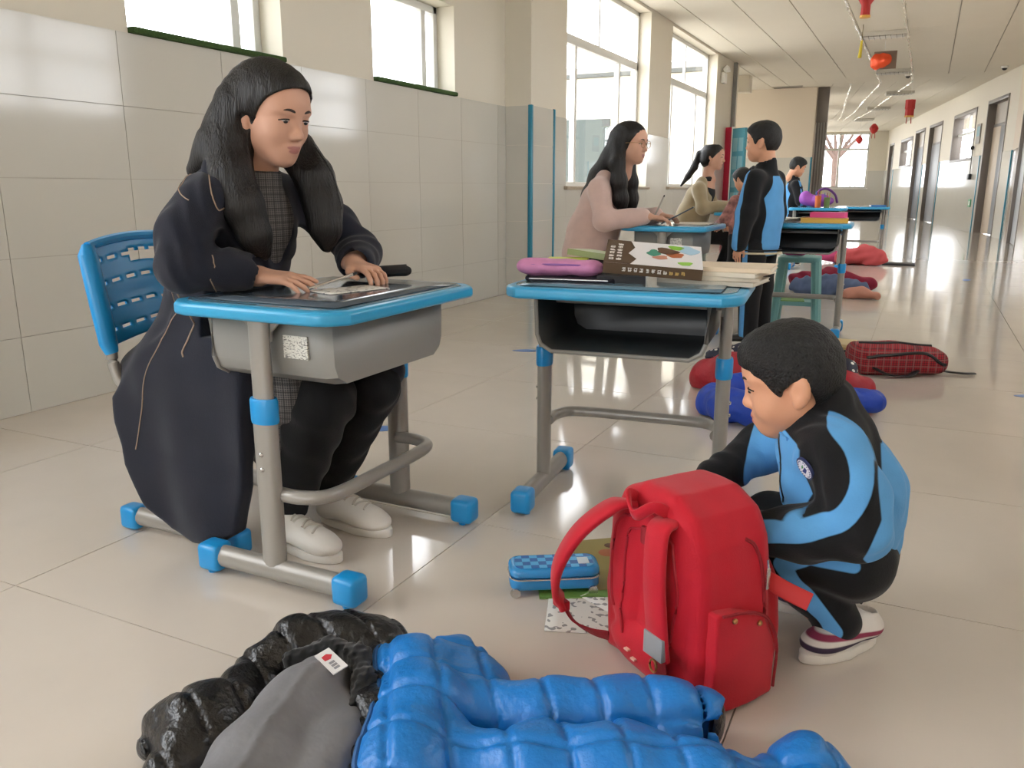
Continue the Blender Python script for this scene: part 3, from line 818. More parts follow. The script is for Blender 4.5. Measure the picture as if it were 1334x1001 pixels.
def head(f, H, kid=False, neck=0.10, mouth_open=0.0):
    """x forward, y left, z up; eyes at z = 0, crown at 0.115, chin at -0.11"""
    hell(f, H, (-.014 if not kid else -.006, 0, .032), (.098 if not kid else .088, .076 if not kid else .080, .084), .01)
    hell(f, H, (.026, 0, -.02), (.060, .056 if not kid else .063, .080), .03)
    hell(f, H, (.040, 0, .035), (.050, .056, .050), .03)
    if kid:
        for s in (-1, 1): hell(f, H, (.046, s * .036, -.042), (.034, .030, .034), .02)
        hell(f, H, (.058, 0, -.086), (.024, .026, .018), .025)
    else:
        for s in (-1, 1): hell(f, H, (.050, s * .034, -.030), (.032, .026, .032), .02)
        hell(f, H, (.060, 0, -.092), (.022, .022, .017), .025)
    for s in (-1, 1):
        hcone(f, H, (-.006, s * .050, -.050), (.050, s * .014, -.090), .018, .014, .03)
        hell(f, H, (.064, s * .028, .020), (.022, .030, .010), .012)
        hell(f, H, (.092, s * .032, .001), (.012, .019, .009), .008, 'cut')
        hell(f, H, (.073, s * .031, .000), (.0125, .0165, .0115), .004)
        hell(f, H, (.0895, s * .0105, -.037), (.010, .0075, .0070), .005)
        # ear
        ey = .083 if kid else .076; er = 1.08 if kid else .82
        hell(f, H, (-.010, s * ey, -.008), (.019 * er, .009, .030 * er), .004, R=rotm(0, -12, s * -22))
        hell(f, H, (-.002, s * (ey + .009), -.006), (.010, .007, .018), .003, 'cut', R=rotm(0, -12, s * -22))
        hell(f, H, (-.002, s * (ey - .003), -.034), (.009, .007, .010), .006)
    n1 = .100 if kid else .106
    hcone(f, H, (.080, 0, .006), (n1 - .006, 0, -.030), .0065, .0095, .012)
    hell(f, H, (n1 - .008, 0, -.032), (.012, .009, .0085), .007)
    hell(f, H, (.058, 0, -.064), (.026, .034, .026), .02)
    hell(f, H, (.0805, 0, -.0605), (.012, .021, .0060), .010)
    hell(f, H, (.0788, 0, -.0708), (.012, .017, .0070), .010)
    hell(f, H, (.096, 0, -.0655), (.010, .020, .0010 + mouth_open), .003, 'cut')
    hcone(f, H, (-.022, 0, -.05), (-.036, 0, -.05 - neck), .050 if not kid else .045, .052 if not kid else .048, .03)

def lips_zone(H):
    def z(X, Y, Z):
        x, y, q = H.inv(X, Y, Z)
        return np.where(x > .06, np.minimum(f_ell(x, y, q, (.088, 0, -.0615), (.03, .021, .0046)), f_ell(x, y, q, (.088, 0, -.0698), (.03, .016, .0054))), 1.0) * H.k
    return z

def face_bits(par, H, off, look=(0, 0), lids=0.45, kid=False):
    """eyes with iris and lash, and eyebrows: children of the body"""
    off = np.array(off)
    for s in (-1, 1):
        b = B(); T = Matrix.Translation(Vector(np.array(H.p((.0755, s * .0312, -.001))) - off)) @ Matrix(H.R.tolist()).to_4x4()
        b.ell((0, 0, 0), (.0115 * H.k, .0135 * H.k, (.0030 + .0045 * (1 - lids)) * H.k), 12, T=T); e = b.build('eye', m_eyew, par)
        b = B(); T2 = Matrix.Translation(Vector(np.array(H.p((.0835 + .0006, s * .0312 + look[0], -.0015 + look[1]))) - off)) @ Matrix(H.R.tolist()).to_4x4()
        b.ell((0, 0, 0), (.0045 * H.k, .0062 * H.k, (.0034 + .002 * (1 - lids)) * H.k), 10, T=T2); b.build('iris', m_iris, e)
        b = B(); u = .0055 - .0035 * lids; pts = [(.0790, s * .0165, -.0008), (.0858, s * .0235, u * .85), (.0872, s * .0315, u), (.0838, s * .0400, u * .6), (.0760, s * .0475, -.0015)]
        b.tube([tuple(np.array(H.p(q)) - off) for q in bez(pts, 4)], .0016 * H.k, 6); b.build('eyelash', m_iris, e)
        b = B(); pts = [(.0922, s * .0120, .0200), (.0930, s * .0230, .0235), (.0892, s * .0350, .0245), (.0778, s * .0500, .0195)]
        P = bez(pts, 4); b.tube([tuple(np.array(H.p(q)) - off) for q in P], [(.0016 + .0016 * math.sin(math.pi * min(1, (i + 3) / len(P)))) * H.k for i in range(len(P))], 6, sy=1.0, sx=0.8); b.build('eyebrow', m_brow, par)

def hand(f, H, curl=(20, 25, 20), spread=1.0, thumb=1, k=.004, splay=0.0):
    """H: x to the fingers, z the back of the hand, thumb on +y (thumb=1) or -y"""
    t = thumb
    hcone(f, H, (-.05, 0, 0), (.01, 0, 0), .021, .022, .01)
    for y in (.024, .008, -.009, -.024): hcone(f, H, (.008, t * y * .75, 0), (.080, t * y, .001), .0135, .0115, .012)
    for i, (y, l, r) in enumerate(((.029, .068, .0082), (.010, .076, .0085), (-.010, .071, .0082), (-.028, .057, .0075))):
        p = np.array((.080, t * y * spread, 0.0)); a = 0.0; yaw = t * y * (3 + splay)
        segs = (l * .46, l * .30, l * .24)
        for j in range(3):
            a += math.radians(curl[j] + (i - 1.5) * 3)
            q = p + segs[j] * np.array((math.cos(a) * math.cos(yaw), math.sin(yaw) * math.cos(a), -math.sin(a)))
            hcone(f, H, tuple(p), tuple(q), r * (1 - .06 * j), r * (.94 - .06 * j), k)
            p = q
    hcone(f, H, (.018, t * .020, -.004), (.045, t * .044, -.012), .014, .0115, .012)
    hcone(f, H, (.045, t * .044, -.012), (.068, t * .052, -.018), .0108, .0098, k)
    hcone(f, H, (.068, t * .052, -.018), (.092, t * .048, -.022), .0096, .0080, k)

def axes(fwd, up):
    x = np.array(fwd, float); x /= np.linalg.norm(x)
    z = np.array(up, float); z -= x * (z @ x); z /= np.linalg.norm(z)
    return np.stack([x, np.cross(z, x), z], 1)

def shoe(par, H, off, upper, sole, L=0.24, lace=None, accent=None, zones=None):
    """low sneaker: x to the toe, origin on the ground under the heel's back"""
    w = L * .18
    f = F([-.03, -w - .02, -.005], [L + .03, w + .02, L * .55], 0.004)
    f.cone((L * .16, 0, .045), (L * .80, 0, .034), w * .88, w * .80, .02, sc=(1, 1, .62))
    f.cone((L * .15, 0, .05), (L * .16, 0, L * .34), w * .84, w * .70, .02)
    f.cone((L * .30, 0, L * .28), (L * .70, 0, L * .16), w * .62, w * .68, .03)
    f.cone((L * .15, 0, L * .36), (L * .17, 0, L * .60), w * .52, w * .56, .006, 'cut')
    f.all(lambda X, Y, Z: (Z - .014) + 0 * (X + Y), .002, 'cut')
    T = Matrix.Translation(Vector(np.array(H.o) - np.array(off))) @ Matrix(H.R.tolist()).to_4x4()
    v, q = nets(f.D, f.lo, f.h, 1)
    at = {}
    if zones:
        for i, z in enumerate(zones): at['zone%d' % (i + 1)] = z(v[:, 0], v[:, 1], v[:, 2])
    o = mesh('shoe', v, q, upper, par, True, at); o.matrix_local = T
    b = B(); P = []
    for i in range(24):
        a = 2 * math.pi * i / 24; c, s_ = math.cos(a), math.sin(a)
        wd = w * (.98 if c > 0 else .86)
        P.append((L * .48 + L * .50 * c * (1 if abs(c) < .95 else .99), wd * s_ * (1.0 if c > -.2 else .95)))
    b.prism(P, 0, .022, .004, 2); b.build('sole', sole, o)
    if lace:
        bv = BVHTree.FromPolygons([tuple(map(float, p)) for p in v], [tuple(map(int, p)) for p in q])
        for i in range(5):
            x = L * (.36 + .075 * i)
            P = []
            for t in np.linspace(-1, 1, 9):
                h_, n_, i_, d_ = bv.ray_cast(Vector((x + .006 * t * (1 if i % 2 else -1), t * w * .48, .3)), Vector((0, 0, -1)))
                if h_ is not None: P.append(tuple(h_ + Vector((0, 0, .001))))
            if len(P) > 2: b = B(); b.tube(P, .003, 6); b.build('lace', lace, o)
    return o
# ------------------------------------------------------------------ the teacher at the desk
m_coat = zone_mat('navy wool coat', ['1d202c'], rough=0.9, sheen=0.15, bump=0.25, bscale=420, var=0.10)
m_stitch = M('tan stitching', 'a58f7c', rough=0.8)
def plaid_mat(name, base, l1, l2, sc=60.0, rot=-45.0):
    m = bpy.data.materials.new(name); m.use_nodes = True; nt = m.node_tree; N = nt.nodes; L = nt.links; b = N['Principled BSDF']
    b.inputs['Roughness'].default_value = 0.9
    tc = N.new('ShaderNodeTexCoord'); prev = None
    rgb = N.new('ShaderNodeRGB'); rgb.outputs[0].default_value = lin(base); prev = rgb.outputs[0]
    mp = N.new('ShaderNodeMapping'); mp.inputs['Rotation'].default_value = (0, 0, math.radians(rot)); L.new(tc.outputs['Object'], mp.inputs[0])
    for d, col, s_, th in (('X', l1, sc, .72), ('Z', l1, sc, .72), ('Z', l2, sc * .31, .90), ('X', l2, sc * .31, .90)):
        w = N.new('ShaderNodeTexWave'); w.bands_direction = d; w.inputs['Scale'].default_value = s_; w.inputs['Distortion'].default_value = 0.3
        L.new(mp.outputs[0], w.inputs['Vector'])
        g = N.new('ShaderNodeMath'); g.operation = 'GREATER_THAN'; g.inputs[1].default_value = th; L.new(w.outputs['Fac'], g.inputs[0])
        h = N.new('ShaderNodeMath'); h.operation = 'MULTIPLY'; h.inputs[1].default_value = .55; L.new(g.outputs[0], h.inputs[0])
        mx = N.new('ShaderNodeMix'); mx.data_type = 'RGBA'; L.new(h.outputs[0], mx.inputs['Factor']); L.new(prev, mx.inputs['A']); mx.inputs['B'].default_value = lin(col); prev = mx.outputs['Result']
    L.new(prev, b.inputs['Base Color'])
    return m
m_plaid = plaid_mat('grey plaid wool', '3f3d3d', '7b7672', '211f20')
m_tights = zone_mat('black trousers', ['0f1012'], rough=0.9, sheen=0.08, bump=0.2)
m_wshoe = M('white leather', 'e2ded6', rough=0.45, bump=0.08, bscale=80)
m_sole = M('white rubber', 'e8e5de', rough=0.5)
m_lace = M('off white lace', 'cfcac0', rough=0.8)

O = (-1.62, 1.60, 0.0)
wom = empty('person', O, 0, 'woman with long black hair and navy coat, both hands resting on her desk', 'person', 'adults seated along the wall')
HW = Fr((-1.430, 1.600, 1.075), rotm(0, 14, -6), 1.0)
shN, shF = (-1.505, 1.440, .872), (-1.505, 1.760, .872)
elN, elF = (-1.510, 1.360, .722), (-1.395, 1.885, .728)
wrN, wrF = (-1.415, 1.500, .697), (-1.335, 1.770, .705)
# body (skin)
f = F([-1.80, 1.25, 0.03], [-1.03, 2.0, 1.24], 0.0042)
head(f, HW, neck=.13)
f.chain([(-1.71, 1.6, .47), (-1.62, 1.6, .66), (-1.56, 1.6, .82), (-1.50, 1.6, .90)], [.12, .10, .11, .05], .03)
for a, b_, c in ((shN, elN, wrN), (shF, elF, wrF)): f.chain([a, b_, c], [.045, .036, .025], .02)
for y in (1.52, 1.69): f.chain([(-1.68, y, .44), (-1.30, y, .395), (-1.40, y, .10)], [.055, .04, .030], .015)
HN = Fr(wrN, axes((.20, .045, -.012), (.05, -.15, 1)), .93)
HFr = Fr(wrF, axes((.10, -.035, -.012), (0, .1, 1)), .93)
hand(f, HN, (8, 14, 12), 1.0, 1)
hand(f, HFr, (14, 28, 24), 1.0, -1)
wbody = f.mesh('body', m_skin_w, wom, [lips_zone(HW)], 1, off=O)
face_bits(wbody, HW, O, look=(-.001, -.002), lids=.75)
# hair: cap, long lengths down the back and over both sides of the chest
f = F([-1.80, 1.40, 0.66], [-1.22, 1.82, 1.24], 0.0045)
hell(f, HW, (-.018, 0, .036), (.107, .087, .090), .01)
hell(f, HW, (-.060, 0, -.03), (.072, .082, .10), .03)
hell(f, HW, (.036, 0, .050), (.058, .062, .052), .03)
f.chain([HW.p((-.07, 0, -.01)), (-1.545, 1.60, 1.01), (-1.585, 1.60, .93), (-1.615, 1.595, .84)], [.080, .080, .076, .050], .03, sc=(.75, 1.1, 1))
f.chain([HW.p((-.045, -.055, -.02)), (-1.500, 1.520, .99), (-1.475, 1.497, .93), (-1.440, 1.493, .86), (-1.418, 1.505, .79), (-1.405, 1.52, .745)], [.045, .046, .046, .044, .034, .012], .035)
f.chain([HW.p((-.04, .055, -.02)), (-1.430, 1.685, .99), (-1.390, 1.695, .93), (-1.362, 1.69, .86), (-1.350, 1.68, .80), (-1.345, 1.675, .755)], [.040, .042, .044, .042, .034, .012], .035)
f.chain([HW.p((-.06, -.055, .0)), (-1.545, 1.520, .985), (-1.605, 1.505, .945)], [.045, .040, .012], .03)
f.all(lambda X, Y, Z: .0009 * np.sin(330 * (Y - 1.6) + 140 * (X + 1.4) + 5 * np.sin(9 * Z)), 0, 'off')
hell(f, HW, (.088, 0, -.026), (.085, .105, .100), .003, 'cut')
hell(f, HW, (.014, -.095, -.024), (.024, .030, .028), .005, 'cut')
f.mesh('hair', m_hair, wom, None, 1, off=O)
for pts, r in (([(-1.36, 1.67, 1.0), (-1.31, 1.67, .93), (-1.285, 1.665, .85)], .003),):
    b = B(); b.tube([tuple(np.array(q) - O) for q in bez(pts, 6)], r * .5, 5); b.build('hair_strand', m_hair, wom)
# dress
f = F([-1.82, 1.38, 0.20], [-1.20, 1.84, 0.96], 0.005)
f.chain([(-1.70, 1.6, .48), (-1.60, 1.6, .66), (-1.535, 1.6, .82)], [.135, .115, .118], .03)
f.cone((-1.51, 1.6, .885), (-1.49, 1.6, .925), .075, .060, .03)
for y in (1.525, 1.69): f.cone((-1.68, y, .44), (-1.34, y, .405), .090, .078, .04)
f.chain([(-1.46, 1.52, .40), (-1.41, 1.515, .27)], [.080, .066], .03)
f.cone((-1.49, 1.6, .95), (-1.47, 1.6, 1.0), .052, .056, .006, 'cut')
f.mesh('dress', m_plaid, wom, None, 1, off=O)
# trousers
f = F([-1.78, 1.42, 0.08], [-1.15, 1.80, 0.56], 0.005)
for y, kx in ((1.535, -1.255), (1.695, -1.235)):
    f.chain([(-1.66, y, .43), (kx, y, .402), (-1.395, y, .11)], [.080, .068, .050], .02)
    f.cone((-1.30, y, .36), (-1.37, y, .20), .064, .062, .03)
f.all(lambda X, Y, Z: .003 * np.sin(60 * Z + 40 * X + 5 * np.sin(20 * Y)), 0, 'off')
f.mesh('trousers', m_tights, wom, None, 1, off=O)
# coat
PAN = [(-1.55, .72), (-1.66, .56), (-1.80, .43), (-1.845, .375), (-1.835, .31), (-1.80, .20), (-1.735, .10), (-1.655, .045), (-1.57, .028), (-1.49, .04), (-1.432, .075), (-1.405, .19), (-1.40, .34), (-1.40, .50), (-1.43, .62), (-1.47, .72)]
def panel(X, Y, Z):
    a = f_poly(X + 0 * Z, Z + 0 * X, PAN)
    yc = 1.392 + .13 * np.clip((Z - .12) / .55, 0, 1) ** 1.4 + .010 * np.sin(26 * X + 7 * Z) * np.clip((.6 - Z) / .5, 0, 1)
    bb = np.abs(Y - yc) - (.012 + .05 * np.clip((Z - .25) / .35, 0, 1))
    return np.minimum(np.maximum(a + .012, bb), 0) + np.sqrt(np.maximum(a + .012, 0) ** 2 + np.maximum(bb, 0) ** 2) - .012
f = F([-1.93, 1.25, 0.0], [-1.16, 2.0, 1.0], 0.0048)
f.chain([(-1.70, 1.6, .46), (-1.625, 1.6, .63), (-1.555, 1.6, .79)], [.150, .132, .132], .04, sc=(1, 1.1, 1))
f.cone((-1.525, 1.48, .872), (-1.525, 1.72, .872), .062, .062, .05)
f.cone((-1.555, 1.55, .905), (-1.55, 1.65, .905), .062, .062, .05)
f.chain([shN, (-1.52, 1.385, .80), elN, (-1.455, 1.445, .712), (-1.435, 1.472, .708)], [.060, .056, .052, .046, .048], .03)
f.chain([shF, (-1.455, 1.845, .80), elF, (-1.365, 1.82, .716), (-1.35, 1.80, .712)], [.060, .056, .052, .045, .047], .03)
f.fn((-1.88, 1.30, 0.0), (-1.36, 1.62, .74), panel, .03)
for y in (1.50, 1.70): f.cone((-1.72, y, .445), (-1.45, y, .440), .098, .082, .05)
f.cone((-1.45, 1.71, .44), (-1.22, 1.735, .435), .075, .050, .04)
f.chain([(-1.82, 1.50, .42), (-1.80, 1.72, .42)], [.075, .07], .05)
# open front, neck and cuffs
f.cone((-1.395, 1.605, .96), (-1.375, 1.60, .66), .082, .070, .008, 'cut', sc=(1, .72, 1))
f.cone((-1.48, 1.6, .94), (-1.45, 1.6, 1.05), .058, .07, .008, 'cut')
f.cone((-1.43, 1.485, .704), (-1.33, 1.60, .695), .040, .044, .004, 'cut')
f.cone((-1.345, 1.79, .708), (-1.28, 1.70, .70), .036, .040, .004, 'cut')
f.fn((-1.6, 1.2, .5), (-1.0, 2.0, .668), lambda X, Y, Z: np.maximum(np.maximum(-1.535 - X, Z - .664), (.55 - Z)) + 0 * Y, .004, 'cut')
f.all(lambda X, Y, Z:   .002 * wob(X, Y, Z, 38, 3) + .0025 * np.sin(55 * Z + 70 * (Y - 1.4) + 6 * np.sin(30 * X)) * np.clip((Z - .62) / .1, 0, 1), 0, 'off')
coat, cb = f.mesh('coat', m_coat, wom, None, 1, keep=True, off=O)
def line_on(par, bvh, pts, off, r, mat, name='stitching', n=8, lift=.001):
    P = snap([tuple(np.array(q) - np.array(off)) for q in bez(pts, n)], bvh, lift)
    b = B(); b.tube(P, r, 6); return b.build(name, mat, par)
line_on(coat, cb, [(-1.53, 1.51, .97), (-1.49, 1.44, .92), (-1.462, 1.42, .875), (-1.44, 1.43, .850), (-1.425, 1.47, .855)], O, .0016, m_stitch)
line_on(coat, cb, [(-1.432, 1.49, .84), (-1.42, 1.50, .78), (-1.42, 1.51, .72)], O, .0014, m_stitch)
line_on(coat, cb, [(-1.55, 1.44, .95), (-1.53, 1.40, .90), (-1.49, 1.38, .87)], O, .0014, m_stitch)
line_on(coat, cb, [(-1.475, 1.395, .735), (-1.455, 1.40, .70), (-1.47, 1.42, .66)], O, .0014, m_stitch)
line_on(coat, cb, [(-1.60, 1.36, .64), (-1.66, 1.37, .55), (-1.72, 1.37, .40), (-1.76, 1.37, .25)], O, .0014, m_stitch)
line_on(coat, cb, [(-1.545, 1.36, .63), (-1.56, 1.35, .59), (-1.585, 1.35, .54), (-1.58, 1.35, .52)], O, .0022, m_stitch, 'pocket_edge')
# raised collar flap over the near shoulder
f = F([-1.62, 1.38, .82], [-1.38, 1.62, 1.0], 0.0045)
f.chain([(-1.565, 1.53, .955), (-1.51, 1.475, .935), (-1.475, 1.45, .90)], [.016, .020, .018], .02, sc=(1, 1, 1.6))
f.chain([(-1.475, 1.45, .895), (-1.445, 1.465, .862)], [.020, .014], .02)
f.mesh('collar', m_coat, coat, None, 1, off=O)
# shoes
for tgt, y, tox in ((-1.215, 1.525, .02), (-1.215, 1.695, .0)):
    shoe(wom, Fr((-1.445 + (0.0 if y < 1.6 else .02), y, 0), rotm(0, 0, -8 if y < 1.6 else -4)), O, m_wshoe, m_sole, .25, m_lace)
# pen in her near hand
pen = empty('pen', (-1.245, 1.545, .672), 0, 'silver pen lying under the fingers of the woman in navy', 'pen')
b = B(); b.tube([(-.03, -.03, .0), (.03, .06, .028)], .0038, 8); b.build('barrel', m_steel, pen)
b = B(); b.tube([(.03, .06, .028), (.036, .069, .031)], [.0042, .003], 8); b.build('cap', m_black, pen)
# ------------------------------------------------------------------ the crouching boy
UB, UK = '5c9fd6', '0f1013'
m_uni = zone_mat('school tracksuit', [UK, UB], rough=0.85, sheen=0.1, bump=0.15, bscale=300, var=0.05)
m_kshoe = zone_mat('sneaker upper', ['ddd8d2', '3a2e44', '8c3350'], rough=0.6, sheen=0.0, bump=0.1, bscale=200)
def near_line(pts, half):
    def z(X, Y, Z):
        d = None
        for a, b_ in zip(pts, pts[1:]):
            q = f_cone(X, Y, Z, a, b_, half, half); d = q if d is None else np.minimum(d, q)
        return d
    return z
O = (-0.08, 1.67, 0.0)
boy = empty('person', O, 0, 'crouching boy with short black hair in blue and black tracksuit reaching into red backpack', 'person')
HB = Fr((-.198, 1.655, .535), rotm(0, 13, 189), .98)
shN, elN, wrN = (-.10, 1.555, .425), (-.050, 1.520, .300), (-.255, 1.495, .262)
shF, elF, wrF = (-.14, 1.775, .42), (-.265, 1.815, .34), (-.355, 1.70, .285)
f = F([-.50, 1.38, .02], [.08, 1.94, .68], 0.0040)
head(f, HB, True, neck=.09)
f.chain([(-.06, 1.67, .20), (-.09, 1.67, .32), (-.14, 1.665, .42)], [.08, .085, .06], .03)
f.chain([shN, elN, wrN], [.035, .03, .02], .02); f.chain([shF, elF, wrF], [.035, .03, .02], .02)
for y, kx in ((1.59, -.215), (1.75, -.235)): f.chain([(-.05, y, .185), (kx, y, .185), (-.09, y + .02, .07)], [.055, .045, .03], .02)
hand(f, Fr(wrN, axes((-.11, .03, -.02), (.1, .05, 1)), .72), (10, 25, 20), 1, 1, .003)
hand(f, Fr(wrF, axes((-.06, -.09, -.03), (.1, 0, 1)), .72), (10, 25, 20), 1, -1, .003)
kb = f.mesh('body', m_skin_k, boy, [lips_zone(HB)], 1, off=O)
face_bits(kb, HB, O, look=(0, -.003), lids=.85, kid=True)
# hair
def short_hair(par, H, off, h=.004, fringe=0.0, spiky=.0008, mat=None, nape=-.045, box=.14):
    f = F([H.o[i] - box * H.k for i in range(3)], [H.o[i] + box * H.k for i in range(3)], h)
    hell(f, H, (-.005, 0, .036), (.096, .087, .088), .01)
    hell(f, H, (-.020, 0, -.002), (.071, .081, .070), .03)
    hell(f, H, (.044, 0, .064), (.052, .062, .042), .03)
    hell(f, H, (.098, 0, -.036 - fringe), (.076, .115, .084), .004, 'cut')
    hell(f, H, (-.004, 0, -.030), (.033, .14, .052), .006, 'cut')
    def low(X, Y, Z):
        x, y, z = H.inv(X, Y, Z)
        return (z - (nape + .25 * np.maximum(x + .03, 0))) * H.k
    f.all(low, .006, 'cut')
    if spiky: f.all(lambda X, Y, Z: spiky * wob(X, Y, Z, 330, 5) + spiky * wob(X, Y, Z, 190, 8), 0, 'off')
    return f.mesh('hair', mat or m_hairk, par, None, 1, off=off)
short_hair(boy, HB, O)
# jacket
CH = [(-.275, .450), (-.217, .450), (-.150, .425), (-.132, .348), (-.155, .295), (-.20, .255), (-.29, .255), (-.29, .40)]
BK = [(-.030, .430), (.10, .40), (.10, .12), (-.010, .13), (-.002, .215), (-.035, .262), (-.012, .337)]
stripe = near_line(bez([(q[0], 0, q[2]) for q in [(-.105, 1.53, .492), (-.068, 1.495, .455), (-.050, 1.475, .400), (-.068, 1.470, .345), (-.11, 1.463, .315), (-.19, 1.450, .290), (-.29, 1.450, .272)]], 4), .019)
stripeF = near_line([(-.15, 1.82, .47), (-.21, 1.86, .40), (-.27, 1.865, .34), (-.37, 1.75, .29)], .026)
def jz(X, Y, Z):
    arm = np.minimum(f_cone(X, Y, Z, shN, elN, .066, .062), f_cone(X, Y, Z, elN, wrN, .062, .05))
    d = np.maximum(f_poly(X, Z, CH), -arm)
    d = np.minimum(d, f_poly(X, Z, BK))
    ss = np.maximum(stripe(X, 0 * Y, Z), Y - 1.60)
    return np.minimum(np.minimum(d, ss), stripeF(X, Y, Z))
f = F([-.46, 1.38, .08], [.10, 1.94, .58], 0.0042)
f.chain([(-.066, 1.67, .225), (-.085, 1.67, .31), (-.125, 1.67, .40)], [.092, .108, .095], .04, sc=(1, 1.12, 1))
f.cone((-.115, 1.58, .428), (-.125, 1.76, .428), .056, .056, .04)
f.chain([shN, (-.062, 1.53, .36), elN, (-.14, 1.502, .282), wrN], [.056, .056, .054, .047, .040], .03)
f.chain([shF, elF, wrF], [.056, .052, .040], .03)
f.chain([(-.145, 1.667, .45), (-.162, 1.665, .480)], [.070, .062], .03)
f.cone((-.125, 1.66, .462), (-.125, 1.66, .498), .052, .048, .02)
f.cone((-.172, 1.662, .455), (-.205, 1.658, .56), .046, .062, .008, 'cut')
f.cone((-.26, 1.494, .262), (-.33, 1.49, .26), .030, .034, .004, 'cut')
f.cone((-.20, 1.67, .10), (.05, 1.67, .09), .055, .055, .01, 'cut')
f.all(lambda X, Y, Z: .0022 * wob(X, Y, Z, 60, 11) + .0022 * np.sin(75 * Z + 60 * X + 4 * np.sin(40 * Y)), 0, 'off')
jk, jb = f.mesh('jacket', m_uni, boy, [jz], 1, keep=True, off=O)
line_on(jk, jb, [(-.245, 1.60, .45), (-.238, 1.60, .40), (-.225, 1.60, .35), (-.235, 1.60, .28)], O, .0020, m_black, 'zipper')
line_on(jk, jb, [(-.262, 1.62, .485), (-.245, 1.60, .45), (-.205, 1.575, .435)], O, .0030, M('light blue piping', '5c9fd6', rough=0.7), 'piping')
line_on(jk, jb, [(-.075, 1.56, .255), (-.045, 1.56, .205), (-.020, 1.565, .165)], O, .0028, M('yellow trim', 'c9a52e', rough=0.7), 'hem_trim')
line_on(jk, jb, [(-.088, 1.56, .250), (-.058, 1.56, .200), (-.033, 1.565, .160)], O, .0028, M('brown trim', '7d6f66', rough=0.7), 'hem_trim')
def badge(par, bvh, p, off, r):
    c, n, i, d = bvh.find_nearest(Vector(np.array(p) - np.array(off)))
    T = Matrix.Translation(c) @ n.to_track_quat('Z', 'Y').to_matrix().to_4x4()
    b = B(); b.lathe([(r, -.002), (r, .0025), (r * .9, .003)], 24, T=T); o = b.build('badge', M('navy badge ring', '2a3560', rough=0.6), par)
    b = B(); b.lathe([(r * .84, .002), (r * .84, .0036)], 24, T=T); b.build('badge_field', M('white badge', 'e6e4ea', rough=0.6), o)
    b = B(); b.prism([(-.35 * r, -.30 * r), (.05 * r, -.40 * r), (.40 * r, .05 * r), (.20 * r, .25 * r), (-.05 * r, -.02 * r)], .0036, .0044, T=T); b.build('emblem_wing', M('emblem navy', '2d3f7c', rough=0.6), o)
    b = B(); b.prism([(-.30 * r, -.05 * r), (-.05 * r, .10 * r), (0, .42 * r), (-.22 * r, .20 * r)], .0036, .0044, T=T); b.build('emblem_leaf', M('emblem green', '4c9b62', rough=0.6), o)
    for k in range(20):
        a = 2 * math.pi * k / 20
        if k in (0, 10): continue
        b = B(); b.box((-.0009, .66 * r, .0036), (.0009, .78 * r, .0042), T=T @ Matrix.Rotation(a, 4, 'Z')); b.build('ring_character', M('emblem navy', '2d3f7c'), o, smooth=False)
badge(jk, jb, (-.182, 1.50, .378), O, .023)
# trousers
f = F([-.34, 1.46, .03], [.10, 1.88, .32], 0.0042)
f.cone((-.045, 1.63, .195), (-.045, 1.71, .195), .070, .070, .03)
for y, kx, a in ((1.59, -.215, 1.615), (1.75, -.235, 1.76)):
    f.chain([(-.055, y, .195), (kx, y, .198), (-.085, a, .085)], [.066, .056, .046], .025)
    f.cone((-.085, a, .085), (-.075, a, .062), .046, .048, .01)
f.all(lambda X, Y, Z: .003 * wob(X, Y, Z, 65, 4), 0, 'off')
tst = near_line([(-.05, 1.52, .225), (-.13, 1.52, .225), (-.175, 1.53, .20), (-.135, 1.55, .14), (-.075, 1.565, .062)], .017)
f.mesh('trousers', m_uni, boy, [tst], 1, off=O)
SZ = [lambda X, Y, Z: np.abs(Z - .030 - .06 * np.clip(X - .10, 0, 1)) - .006, lambda X, Y, Z: np.abs(Z - .048 - .08 * (X - .08)) - .005]
shoe(boy, Fr((-.005, 1.685, 0), rotm(0, 0, 231)), O, m_kshoe, m_sole, .20, None, None, SZ)
shoe(boy, Fr((-.035, 1.80, 0), rotm(0, 0, 200)), O, m_kshoe, m_sole, .20, None, None, SZ)

